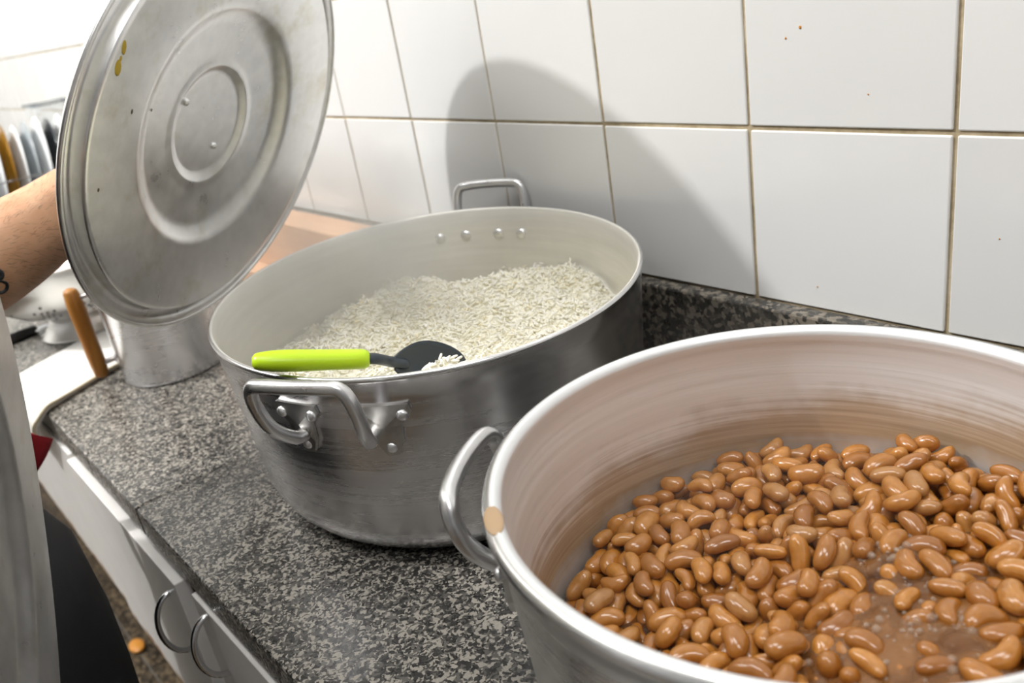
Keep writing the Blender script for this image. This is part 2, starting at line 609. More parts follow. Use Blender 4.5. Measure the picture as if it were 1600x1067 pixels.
# boxes for the added fill panels, then the fitting of the hanging bulb
for (x, y, e_) in FILL_PANELS:
    t = thing('fill_panel', 'added white fill light box %s' % ('near the grey right wall' if x > 1 else 'straight over the two big pots' if x > 0 else 'over the dish rack end of the room' if x < -2 else 'in the middle of the room, before the cook'), 'lamp', (x, y, 2.2))
    box('housing', x - 0.66, x + 0.66, y - 0.29, y + 0.29, 2.178, 2.2, M['enamel'], t, 0.004)
t = thing('pendant_lamp', 'bare bulb hanging from white ceiling cord', 'lamp', (LAMP.x, LAMP.y, 2.2))
lathe('ceiling_rose', [(0, 0), (0.04, 0), (0.03, -0.018), (0, -0.02)], M['enamel'], t, c=(LAMP.x, LAMP.y, 2.2), seg=24)
lathe('socket', [(0, 0.10), (0.016, 0.10), (0.02, 0.062), (0, 0.062)], M['black_plastic'], t, c=LAMP, seg=20)

# ---------------------------------------------------------------- worktop
wt = thing('worktop', 'long grey and black speckled granite worktop under the pots', 'worktop', (-0.9, -0.23, -0.032))
for (x0, x1, y0, y1) in ((-3.2, -0.3475, -0.464, -0.3709), (-3.2, -0.3475, -0.3702, -0.018), (-0.3468, -0.1853, -0.464, -0.018), (-0.1846, 1.3, -0.464, -0.018)):
    box('slab', x0, x1, y0, y1, -0.032, 0.0, M['granite'], wt, 0.0025 if y0 < -0.4 else 0.001)
box('seam', -3.2, 1.3, -0.46, -0.019, -0.03, -0.0009, M['seam'], wt)
up = box('backsplash', -3.2, 1.3, -0.0175, -0.0006, 0.0, 0.0978, M['granite_dark'], None, 0.0022)
tag(up, 'dark speckled granite upstand along the foot of the tiles', 'backsplash')

pk = thing('wooden_plank', 'thick pale wooden plank standing on the worktop against the tiles', 'plank', (-0.72, -0.045, 0.0))
box('board', -1.02, -0.42, -0.070, -0.019, 0.012, 0.103, M['plank'], pk, 0.003)
box('ledge', -1.02, -0.42, -0.105, -0.0705, 0.0, 0.026, M['plank'], pk, 0.003)
box('foot', -1.00, -0.44, -0.066, -0.022, 0.0, 0.0125, M['plank'], pk, 0.001)

# ---------------------------------------------------------------- cabinet under the worktop
cb = thing('base_cabinet', 'white lacquered cabinet with half ring handles under the worktop', 'cabinet', (-0.1, -0.24, -0.27))
box('carcass', -1.36, 1.2, -0.445, -0.02, -0.262, -0.034, M['carcass'], cb)
box('stile', -0.104, -0.076, -0.4525, -0.4455, -0.262, -0.036, M['stile'], cb, 0.001)
box('stile', -0.482, -0.4515, -0.4555, -0.4455, -0.262, -0.036, M['stile'], cb, 0.001)
def half_ring(name, x, y, z0, z1, parent):
    c = (z0 + z1) / 2
    h = (z1 - z0) / 2
    P = []
    for k in range(17):
        a = -PI / 2 + PI * k / 16
        P.append((x, y - 0.019 * math.cos(a), c + h * math.sin(a)))
    return tube(name, P, 0.0026, M['steel'], parent, seg=12)
def door(x0, x1, yf, zt, hx, hz0, hz1):
    V, F = box_vf(x0, x1, yf, yf + 0.013, -0.27, zt, 0.0012)
    d = obj('door', V, F, M['lacquer'], cb, False)
    if hx is not None:
        half_ring('handle', hx, yf, hz0, hz1, d)
    return d
door(-0.455, -0.107, -0.4705, -0.042, -0.142, -0.134, -0.069)
door(-0.073, 0.33, -0.4665, -0.036, -0.040, -0.100, -0.040)
door(-0.86, -0.4575, -0.4665, -0.038, None, 0, 0)
door(-1.30, -0.8625, -0.4665, -0.038, None, 0, 0)
door(0.333, 0.74, -0.4665, -0.036, None, 0, 0)

# ---------------------------------------------------------------- lathe profiles for the pots
def pot_profile(R, H, rb, corner, t, bead, hin=0.0):
    """outer wall from the bottom centre up, rim bead, inner wall down; slots: 0 outside, 1 rim, 2 inside"""
    P = [(0, 0.0, 0), (rb * 0.5, 0.0, 0), (rb, 0.0, 0)]
    for k in range(1, 9):
        a = -PI / 2 + (PI / 2) * k / 8
        P.append((rb + corner * math.cos(a), corner + corner * math.sin(a), 0))
    for k in range(1, 9):
        f = k / 8
        P.append((rb + corner + (R - rb - corner) * f, corner + (H - bead * 2.2 - corner) * f, 0))
    for k in range(0, 9):
        a = -PI / 2 * 0.6 + (PI * 1.3) * k / 8
        P.append((R - bead * 0.15 + bead * math.cos(a), H - bead + bead * math.sin(a), 1 if a < 1.9 else 2))
    Ri = R - t
    P.append((Ri, H - bead * 1.8, 2))
    for k in range(1, 9):
        f = k / 8
        P.append((Ri + (rb + corner - R) * f, H - bead * 1.8 + (corner - H + bead * 1.8) * f, 2))
    for k in range(1, 7):
        a = 0 - (PI / 2) * k / 6
        P.append((rb - t + corner * math.cos(a) * 1.0, t + corner + (corner - 0.0) * math.sin(a), 2))
    P += [(rb * 0.5, t, 2), (0, t, 2)]
    return P

def ell(c, a, b, rot, ang, r):
    """point at world angle ang, at r times the ellipse radius"""
    lx, ly = math.cos(ang - rot), math.sin(ang - rot)
    k = 1.0 / math.sqrt((lx / a) ** 2 + (ly / b) ** 2)
    return Vector((c[0] + math.cos(ang) * k * 1.0, c[1] + math.sin(ang) * k, 0)) if r is None else Vector((c[0] + math.cos(ang) * (k + r), c[1] + math.sin(ang) * (k + r), 0))

# ---------------------------------------------------------------- rice pot
RC, RA, RB_, RROT, RH = (-0.0271, -0.2097), 0.2036, 0.1813, -0.4255, 0.1640
rp = thing('cooking_pot', 'wide grey aluminium pot full of white rice, its lid lifted', 'pot', (RC[0], RC[1], 0.0), 'big aluminium pots on the worktop')
lathe('body', pot_profile(1.0 * 0.2036, RH, 0.155, 0.038, 0.0035, 0.0022), [M['alu_rice_out'], M['alu_rim'], M['alu_rice_in']], rp,
      c=(RC[0], RC[1], 0), sx=1.0, sy=RB_ / RA, rot=RROT, seg=160)

def pot_handle(parent, c, a, b, rot, mid, half, hmid, hhalf, zr, out, tube_r, zl, wall, inner=None, dz_in=0.0):
    """U-shaped bar on two riveted brackets; angles in radians; zr bar height, zl mount height; wall(z): how far the wall stands back from the rim"""
    E = lambda ang, r, z: Vector((*ell(c, a, b, rot, ang, r - wall(z))[:2], z))
    prof = [(0.84, 0.003, zl - 0.010), (0.92, out * 0.34, zl - 0.008), (1.03, out * 0.74, zl + (zr - zl) * 0.16), (1.05, out * 0.95, zl + (zr - zl) * 0.62), (0.93, out * 1.02, zr - 0.003), (0.62, out * 1.05, zr)]
    pts = [(-q[0], q[1], q[2]) for q in prof] + [(0, out * 1.05, zr + 0.0005)] + [q for q in prof[::-1]]
    P = smooth_path([E(hmid + q[0] * hhalf, q[1] + wall(q[2]) * min(1, q[1] / out), q[2]) for q in pts], 6)
    h = tube('handle', P, tube_r, M['alu_handle'], parent, seg=14)
    for s in (-1, 1):
        am = mid + s * half
        outline = [(-0.155, 0.014), (0.155, 0.014), (0.165, 0.008), (0.10, -0.001), (0.085, -0.015), (0.05, -0.024), (-0.02, -0.025), (-0.06, -0.016), (-0.085, -0.002), (-0.165, 0.008)]
        w = 0.62 * 0.2 / a
        V, F = [], []
        n = len(outline)
        for lay in (0.0004, 0.0030):
            for (da, dz) in outline:
                V.append(E(am + da * w, lay + (0.0012 if lay > 0.001 and abs(da) < 0.1 else 0), zl + dz))
        mid0, mid1 = len(V), len(V) + 1
        V.append(E(am, 0.0004, zl - 0.002)); V.append(E(am, 0.0048, zl - 0.002))
        for k in range(n):
            k2 = (k + 1) % n
            F.append((k, k2, n + k2, n + k))
            F.append((mid0, k2, k)); F.append((mid1, n + k, n + k2))
        br = obj('bracket', V, F, M['bracket'], parent, False)
        for (da, dz) in ((-0.115, 0.0065), (0.115, 0.0065), (0.012, -0.018)):
            p = E(am + da * w, 0.0036, zl + dz)
            nrm = Vector((math.cos(am), math.sin(am), 0))
            rivet(p, nrm, 0.0042, M['alu_handle'], br, 0.6)
        if inner:
            for da in (-0.115, 0.115):
                ang = am + da * w * inner
                p = E(ang, -0.0040, dz_in)
                rivet(p, -Vector((math.cos(ang), math.sin(ang), 0)), 0.0058, M['alu_rim'], parent, 0.5)
    return h
wall_r = lambda z: 0.0106 * max(0.0, (0.159 - z)) / 0.121
wall_b = lambda z: 0.0083 * max(0.0, (0.1455 - z)) / 0.1175
rad_ = math.radians
pot_handle(rp, RC, RA, RB_, RROT, rad_(-55.0), rad_(9.75), rad_(-56.5), rad_(9.2), 0.1740, 0.0315, 0.0049, 0.1285, wall_r, 1.05, 0.1365)
pot_handle(rp, RC, RA, RB_, RROT, rad_(126.8), rad_(9.75), rad_(125.0), rad_(9.6), 0.1815, 0.0300, 0.0049, 0.1285, wall_r, 1.05, 0.1365)

# ---------------------------------------------------------------- bean pot
BC, BA, BB, BROT, BH = (0.3743, -0.2702), 0.1543, 0.1480, 0.6476, 0.1570
bp = thing('cooking_pot', 'aluminium pot with thick rolled rim full of brown beans', 'pot', (BC[0], BC[1], 0.0), 'big aluminium pots on the worktop')
lathe('body', pot_profile(BA, BH, 0.118, 0.028, 0.0045, 0.0052), [M['alu'], M['alu_rim'], M['bean_wall']], bp,
      c=(BC[0], BC[1], 0), sx=1.0, sy=BB / BA, rot=BROT, seg=160)
pot_handle(bp, BC, BA, BB, BROT, rad_(-147.5), rad_(16.0), rad_(-147.5), rad_(12.0), 0.1465, 0.0235, 0.0052, 0.1120, wall_b)
pot_handle(bp, BC, BA, BB, BROT, rad_(32.5), rad_(16.0), rad_(32.5), rad_(12.0), 0.1465, 0.0235, 0.0052, 0.1120, wall_b)

# ---------------------------------------------------------------- rice
def sstep(x, a, b):
    t = np.clip((x - a) / (b - a), 0, 1)
    return t * t * (3 - 2 * t)
rg = np.random.default_rng(11)
def vnoise(x, y, s, seed):
    """smooth value noise"""
    g = np.random.default_rng(seed).uniform(-1, 1, (64, 64))
    X, Y = x * s + 31.3, y * s + 31.7
    xi, yi = np.floor(X).astype(int), np.floor(Y).astype(int)
    fx, fy = X - xi, Y - yi
    fx, fy = fx * fx * (3 - 2 * fx), fy * fy * (3 - 2 * fy)
    q = lambda a, b: g[(xi + a) % 64, (yi + b) % 64]
    return (q(0, 0) * (1 - fx) + q(1, 0) * fx) * (1 - fy) + (q(0, 1) * (1 - fx) + q(1, 1) * fx) * fy
WALL_A = np.array([-200, -163, -140, -100, -60, -20, 30, 71, 90, 108, 122, 134, 146, 160, 164, 180, 197])
WALL_Z = np.array([.085, .083, .088, .112, .118, .116, .110, .097, .101, .102, .090, .079, .090, .102, .090, .086, .083])
def rice_h(x, y):
    """x, y relative to the pot centre"""
    a = np.degrees(np.arctan2(y, x))
    c, s = math.cos(RROT), math.sin(RROT)
    lx, ly = c * x + s * y, -s * x + c * y
    r = np.sqrt((lx / (RA - .012)) ** 2 + (ly / (RB_ - .012)) ** 2)
    wz = np.interp(a, WALL_A, WALL_Z)
    f = sstep(r, 0.35, 1.0)
    h = 0.121 * (1 - f) + wz * f
    h += 0.0085 * vnoise(x, y, 26, 1) + 0.0048 * vnoise(x, y, 58, 2) + 0.0022 * vnoise(x, y, 140, 4)
    h += 0.023 * np.exp(-((x - 0.121) / 0.016) ** 2 - ((y + 0.080) / 0.026) ** 2)
    return h
rvx, rfc = [], []
nr, ns = 26, 96
cR, sR = math.cos(RROT), math.sin(RROT)
taper = 0.985
for i in range(nr + 1):
    for k in range(ns):
        a = 2 * PI * k / ns
        lx, ly = (RA - 0.0045) * taper * i / nr * math.cos(a), (RB_ - 0.0045) * taper * i / nr * math.sin(a)
        rvx.append((cR * lx - sR * ly, sR * lx + cR * ly))
rvx = np.array(rvx)
rv = np.column_stack([rvx, rice_h(rvx[:, 0], rvx[:, 1]) - 0.0003])
rf = [(i * ns + k, i * ns + (k + 1) % ns, (i + 1) * ns + (k + 1) % ns, (i + 1) * ns + k) for i in range(nr) for k in range(ns)]
NG = 24000
a_ = rg.uniform(0, 2 * PI, NG); q_ = np.sqrt(rg.uniform(0, 1, NG))
lx, ly = (RA - 0.008) * 0.975 * q_ * np.cos(a_), (RB_ - 0.008) * 0.975 * q_ * np.sin(a_)
gx, gy = cR * lx - sR * ly, sR * lx + cR * ly
gz = rice_h(gx, gy) + rg.normal(0, 0.0014, NG)
lift = rg.uniform(0, 1, NG) < 0.12
gz = gz + np.where(lift, rg.uniform(0.0005, 0.0052, NG), 0)
yaw = rg.uniform(0, 2 * PI, NG)
pit = rg.normal(0, 0.42, NG)
D = np.column_stack([np.cos(yaw) * np.cos(pit), np.sin(yaw) * np.cos(pit), np.sin(pit)])
U = np.cross(D, np.tile([0.1, 0.2, 1.0], (NG, 1))); U /= np.linalg.norm(U, axis=1)[:, None]
W = np.cross(D, U)
hl = rg.uniform(0.0024, 0.0035, NG)
prof = [(-1.0, 0.35), (-0.72, 0.85), (0.0, 1.0), (0.72, 0.85), (1.0, 0.35)]
GV = []
for (t_, rr_) in prof:
    for k in range(5):
        an = 2 * PI * k / 5
        off = D * (hl * t_)[:, None] + (U * math.cos(an) + W * math.sin(an)) * (0.00105 * rr_)
        GV.append(np.column_stack([gx, gy, gz]) + off)
GV = np.stack(GV, 1).reshape(-1, 3)
one = []
for i in range(4):
    for k in range(5):
        one.append((i * 5 + k, i * 5 + (k + 1) % 5, (i + 1) * 5 + (k + 1) % 5, (i + 1) * 5 + k))
one = np.array(one)
GF = (one[None] + (np.arange(NG) * 25)[:, None, None]).reshape(-1, 4) + len(rv)
allv = np.concatenate([rv, GV]).astype(np.float32)
allf = np.concatenate([np.array(rf), GF]).astype(np.int32)
me = bpy.data.meshes.new('rice')
me.vertices.add(len(allv)); me.vertices.foreach_set('co', allv.ravel())
me.loops.add(allf.size); me.loops.foreach_set('vertex_index', allf.ravel())
me.polygons.add(len(allf)); me.polygons.foreach_set('loop_start', np.arange(0, allf.size, 4, dtype=np.int32)); me.polygons.foreach_set('loop_total', np.full(len(allf), 4, dtype=np.int32))
me.polygons.foreach_set('use_smooth', np.ones(len(allf), dtype=bool))
me.materials.append(M['rice'])
me.update(calc_edges=True); me.validate()
ro = bpy.data.objects.new('rice', me)
ro.location = (RC[0], RC[1], 0)
COL.objects.link(ro)
tag(ro, 'heap of fluffy white cooked rice filling the grey pot', 'rice', None, 'stuff')

# ---------------------------------------------------------------- spatula
sp = thing('serving_spoon', 'lime green handled spoon with slate grey head lying in the rice', 'spoon', (0.07, -0.33, 0.15))
A, B = Vector((0.0445, -0.3960, 0.1768)), Vector((0.0745, -0.3352, 0.1600))
dr = (B - A).normalized()
P = [A + (B - A) * k / 8 for k in range(9)]
R_ = [0.0072, 0.0086, 0.0090, 0.0090, 0.0088, 0.0086, 0.0085, 0.0084, 0.0082]
tube('grip', P, R_, M['green'], sp, seg=18, flat=0.82)
Cn = Vector((0.0705, -0.3100, 0.1450))
tip = Vector((0.0760, -0.2600, 0.1215))
nk = smooth_path([B - dr * 0.004, B + dr * 0.008, Cn + Vector((0, -.004, .003)), Cn + (tip - Cn) * 0.15], 4)
tube('neck', nk, 0.0050, M['slate'], sp, seg=12, flat=0.75)
hd = (tip - Cn).normalized()
side = hd.cross(Vector((0.75, -0.45, 0.5))).normalized()
nor = side.cross(hd).normalized()
L = (tip - Cn).length * 1.12
V, F = [], []
nu, nv = 16, 10
for lay in (0, 1):
    for i in range(nu + 1):
        t = i / nu
        wv = 0.0050 + 0.0125 * (math.sin(PI * min(1, t * 0.62 + 0.0)) ** 1.3) if t < 0.8 else 0.0
        wv = 0.0052 + 0.0130 * (1 - (1 - min(1, t / 0.45)) ** 2) if t < 0.45 else 0.0182 * math.sqrt(max(0.0, 1 - ((t - 0.45) / 0.56) ** 2))
        for j in range(nv + 1):
            s = -1 + 2 * j / nv
            dish = 0.0050 * math.sin(PI * t) * (1 - s * s)
            V.append(Cn + hd * (L * t) + side * (wv * s) - nor * dish + nor * (0.0011 if lay else -0.0011))
F0 = []
K = (nu + 1) * (nv + 1)
for i in range(nu):
    for j in range(nv):
        a = i * (nv + 1) + j
        F0.append((a, a + 1, a + nv + 2, a + nv + 1))
        F0.append((K + a, K + a + nv + 1, K + a + nv + 2, K + a + 1))
for i in range(nu):
    a = i * (nv + 1)
    F0.append((a, a + nv + 1, K + a + nv + 1, K + a))
    b = a + nv
    F0.append((b, K + b, K + b + nv + 1, b + nv + 1))
for j in range(nv):
    F0.append((j, K + j, K + j + 1, j + 1))
    a = nu * (nv + 1) + j
    F0.append((a, a + 1, K + a + 1, K + a))
obj('head', V, F0, M['slate'], sp)
BEANS_SHOWN=[[759,-262,895,-64,-77,0],[523,-380,853,96,-27,5],[943,-81,941,39,84,38],[116,-682,772,-95,-29,-12],[935,-221,925,99,-1,-10],[900,48,940,57,82,-4],[775,-47,855,59,74,-33],[155,-459,790,45,89,-4],[447,-271,839,97,17,-20],[568,-44,869,58,48,65],[811,86,935,56,82,-8],[603,192,930,-96,-9,-25],[-86,-528,724,-77,61,20],[149,-176,761,-39,-52,-76],[249,-168,751,31,93,19],[181,113,800,-84,8,53],[-415,-641,668,-3,93,35],[593,669,935,-89,-11,45],[-220,-290,698,-97,12,23],[487,323,925,87,-48,-7],[480,51,895,-3,-100,-1],[862,256,973,59,-81,-2],[721,541,960,45,79,41],[-220,-714,680,62,78,-8],[-152,150,784,37,-38,-85],[-43,214,816,21,-87,-44],[231,612,874,85,-41,-33],[121,727,917,-67,-67,-31],[-291,90,779,-95,-26,-19],[399,-108,775,-90,-13,-42],[-306,-500,639,-29,96,3],[675,60,921,27,-96,13],[742,225,934,-62,74,-24],[298,8,774,12,-99,7],[593,863,933,-59,62,52],[377,280,897,71,-70,5],[17,-42,812,34,-94,-5],[-578,41,723,52,85,10],[-250,-82,764,17,-97,-15],[22,271,785,5,70,71],[191,-29,759,-20,-97,-14],[436,569,919,-89,29,-36],[366,459,883,88,45,13],[608,-181,806,22,-97,2],[-918,-640,597,-2,-100,6],[95,-37,766,33,57,75],[-603,-399,623,68,-52,-52],[234,409,888,0,-100,-8],[277,-347,711,-19,66,72],[64,-360,792,-41,86,-29],[664,-19,832,19,98,-11],[-228,298,802,-97,-16,-17],[-944,-482,608,-82,-51,-27],[-598,-272,667,89,-45,-9],[531,1047,951,-56,58,59],[440,6,791,91,36,20],[336,856,901,70,10,71],[-529,-212,728,-79,61,0],[-766,-420,651,-82,57,6],[498,508,852,-85,31,-42],[-117,513,831,-34,-91,23],[-1180,-553,508,-18,-77,-61],[-269,-369,649,-98,19,4],[12,492,839,-44,88,18],[-278,570,834,-92,38,7],[-752,-76,704,-36,-92,-17],[-830,172,700,-54,-81,-24],[-62,923,907,-84,-52,-16],[-515,810,808,-89,-38,-24],[202,302,796,-17,98,-12],[-822,-285,659,-94,34,-6],[597,418,862,-80,-53,-28],[-688,-171,688,-68,-72,-8],[-429,-167,730,60,-78,17],[635,-359,806,12,82,56],[-196,-83,690,-36,93,0],[261,-644,792,-14,99,6],[-8,1081,918,58,76,31],[351,199,824,71,-11,-70],[216,789,877,84,-20,50],[-36,-89,724,-46,-86,20],[-107,-670,648,14,97,20],[-642,-519,553,53,-41,-74],[-1028,-173,644,-19,-98,-9],[-934,-335,653,81,-58,-8],[-376,-44,744,65,-74,19],[820,437,977,100,9,1],[952,-34,861,-81,59,-4],[-374,-287,644,-80,-60,-3],[-42,667,841,10,83,55],[-969,-46,664,93,-36,-4],[405,-323,756,91,-41,6],[390,103,819,88,-3,-48],[-349,1109,792,-52,-85,-7],[-988,386,763,95,9,28],[449,1247,929,93,-34,13],[-1228,393,684,94,29,18],[-859,609,767,79,39,48],[-1310,-199,573,15,-98,10],[-151,1004,898,47,85,23],[-393,-144,650,18,97,18],[457,-451,778,45,-27,85],[-565,561,789,90,-37,25],[137,1048,924,71,-69,16],[-221,56,705,94,-18,31],[-670,848,798,97,22,9],[319,990,957,-45,89,-6],[508,611,871,89,-41,18],[95,-491,698,45,89,-4],[360,-428,787,-31,67,-67],[117,337,838,-27,89,-37],[103,922,914,-65,76,-3],[-522,-523,602,64,75,16],[-492,-374,644,-17,66,-73],[-237,925,796,88,-38,-28],[-284,427,813,43,-90,3],[-827,-682,541,63,76,14],[-772,556,745,-59,-80,-7],[-199,659,853,63,-76,13],[700,-174,851,-23,-45,87],[-837,397,724,95,-23,23],[-662,478,759,-44,90,-3],[-412,407,702,7,-99,-9],[-32,-489,655,60,-70,-39],[-1277,175,651,-83,-53,-15],[204,-526,736,-60,-34,-73],[-879,-542,522,35,-91,-22],[-700,719,791,-82,56,-10],[-127,1279,917,-76,65,-5],[-818,-443,562,-79,61,5],[835,-122,840,66,73,14],[-554,181,701,-96,17,-23],[20,-163,692,-51,-18,-84],[739,117,851,34,-94,-8],[-807,-529,466,-48,88,1],[761,385,886,-84,42,-34],[-1116,6,647,20,-97,-10],[153,458,828,-61,31,73],[-1246,-324,508,-29,95,-9],[57,1299,875,-72,-52,-47],[-59,418,784,14,88,-45],[-1149,-158,610,79,61,1],[-1006,114,660,92,19,35],[-267,-170,666,-66,75,-8],[-919,318,702,93,-22,29],[-418,249,734,12,-48,87],[-674,147,717,45,-88,17],[-862,12,693,-65,76,4],[-590,522,696,-93,30,-23],[-961,222,692,95,-28,13],[-865,973,782,-25,-91,-33],[404,1154,905,64,-49,59],[-1044,766,742,-80,-54,-28],[-1206,109,629,-82,-55,-17],[-179,-462,662,-66,-69,-30],[9,-389,703,40,-85,35],[577,40,831,0,58,81],[-1151,-300,532,-36,92,16],[-596,379,679,-23,97,-8],[-120,852,796,74,64,21],[374,975,879,25,-96,-11],[-92,9,720,46,85,25],[41,830,894,-85,49,17],[516,228,826,88,42,24],[469,984,892,28,-93,25],[-836,-166,631,-48,83,30],[129,296,723,56,36,-75],[-525,1076,794,-19,-72,67],[543,-343,768,28,93,23],[453,305,822,90,40,18],[427,801,824,35,-30,-89],[-732,1087,736,58,80,17],[-138,-314,588,-17,-98,-12],[-411,1194,791,-53,-85,-9],[9,-257,709,100,-7,6],[-424,986,765,-67,74,2],[504,820,901,3,79,-61],[636,312,888,41,66,-63],[-418,583,729,46,86,23],[-982,692,725,75,66,-9],[534,-188,734,-36,-62,69],[-105,-189,648,-24,-18,95],[255,983,865,64,-76,9],[-539,708,746,64,-40,66],[-280,790,793,79,20,-58],[-758,33,648,-36,54,76],[-439,-420,583,67,2,74],[-780,907,777,47,81,36],[87,166,752,88,44,18],[-236,175,732,-29,53,80],[-1314,-53,569,23,42,88],[163,1293,850,15,-58,80],[-501,381,711,-17,92,-36],[837,228,872,-46,-88,-13],[-676,303,671,44,-87,22],[-512,-218,634,77,-64,-2],[-312,-642,612,-88,48,-3],[-895,848,710,54,29,-79],[-1252,310,604,79,-6,61],[-47,1325,892,-68,-2,-73],[-646,-737,556,28,96,10],[-426,-560,598,54,73,41],[15,713,790,58,46,67],[538,625,783,95,26,18],[337,765,809,20,17,-96],[632,187,842,48,88,1],[716,747,909,-97,23,-8],[-480,-729,584,37,-92,-11],[-1006,-383,568,96,-25,7],[293,199,737,68,26,-68],[250,-484,663,-14,62,77],[-976,504,717,17,-98,-7],[-709,-285,588,-85,53,-2],[-742,-377,574,85,-53,-3],[62,562,799,38,-89,-24],[140,-358,711,98,-15,11],[-1217,-63,583,27,61,74],[-217,508,745,84,52,14],[835,59,808,47,22,86],[-123,1168,864,-28,31,-91],[609,973,865,-3,61,-79],[182,917,847,-69,72,-9],[-1172,-409,456,7,-75,66],[-185,416,740,82,55,11],[209,1146,832,73,-16,-67],[292,1136,892,-17,97,16],[-719,479,667,-41,91,-4],[-792,755,700,-74,62,26],[533,-41,716,81,-58,7],[-524,-25,669,65,-41,64],[69,51,739,98,19,4],[-416,857,760,65,-34,68],[85,-191,634,-26,-96,-14],[-1041,-571,512,-98,10,-16],[182,-189,649,-25,-96,-13],[-1151,287,571,43,90,1],[-1229,432,600,-75,-58,-32],[701,-283,764,-10,-41,-91],[-177,-610,591,48,-19,-86],[-1139,614,633,97,20,-9],[-424,761,739,-98,18,-6],[-656,-618,480,84,-53,7],[-766,268,656,-37,77,52],[181,704,830,-98,16,-13],[408,703,813,-24,-22,-95],[-218,-160,591,57,-82,0],[73,1167,855,52,84,17],[-610,1136,752,-10,-98,-15],[-424,141,689,24,-78,58],[-543,968,747,77,-62,17],[-799,423,647,44,-87,-24],[433,-85,696,84,-54,7],[-14,1195,878,45,31,83],[528,945,813,32,-95,-4],[-1013,-702,515,-64,76,-12],[-555,613,713,-90,29,-32],[296,324,806,-15,98,13],[147,1056,800,-61,-42,67],[-300,692,771,83,20,-52],[-695,823,701,-96,25,-10],[380,-207,770,98,10,18],[-1015,-79,564,99,12,8],[347,-476,680,30,-51,80],[-95,-554,600,-61,46,65],[599,168,746,-97,20,-12],[0,-654,668,-29,-94,-16],[750,-199,732,-97,-16,-17],[698,-19,743,98,14,17],[569,769,802,53,-85,0],[298,-267,658,71,-71,3],[160,581,800,-51,84,-19],[-55,779,802,75,64,18],[-191,257,718,73,-61,31],[-749,127,624,-91,42,-8],[260,117,691,-94,31,-11],[816,352,797,-91,39,-10],[-475,51,652,66,-75,-4],[425,398,834,88,40,27],[559,1159,914,-77,-63,-7],[-173,1003,801,-92,40,6],[-769,-763,542,-62,-79,-1],[-735,-462,483,-49,87,1],[321,-592,733,-68,63,-37],[-171,641,763,-90,-42,-13],[527,95,766,-13,50,86],[-918,504,647,-7,99,14],[-596,-92,642,-53,30,-79],[331,625,807,-32,-44,-84],[-499,248,626,45,-41,-80],[758,168,770,74,-67,4],[-109,255,649,83,-56,7],[-162,-60,610,-32,95,4],[-623,63,635,-52,-85,-9],[-252,-515,551,-92,38,-10],[169,-318,633,-99,4,-14]]
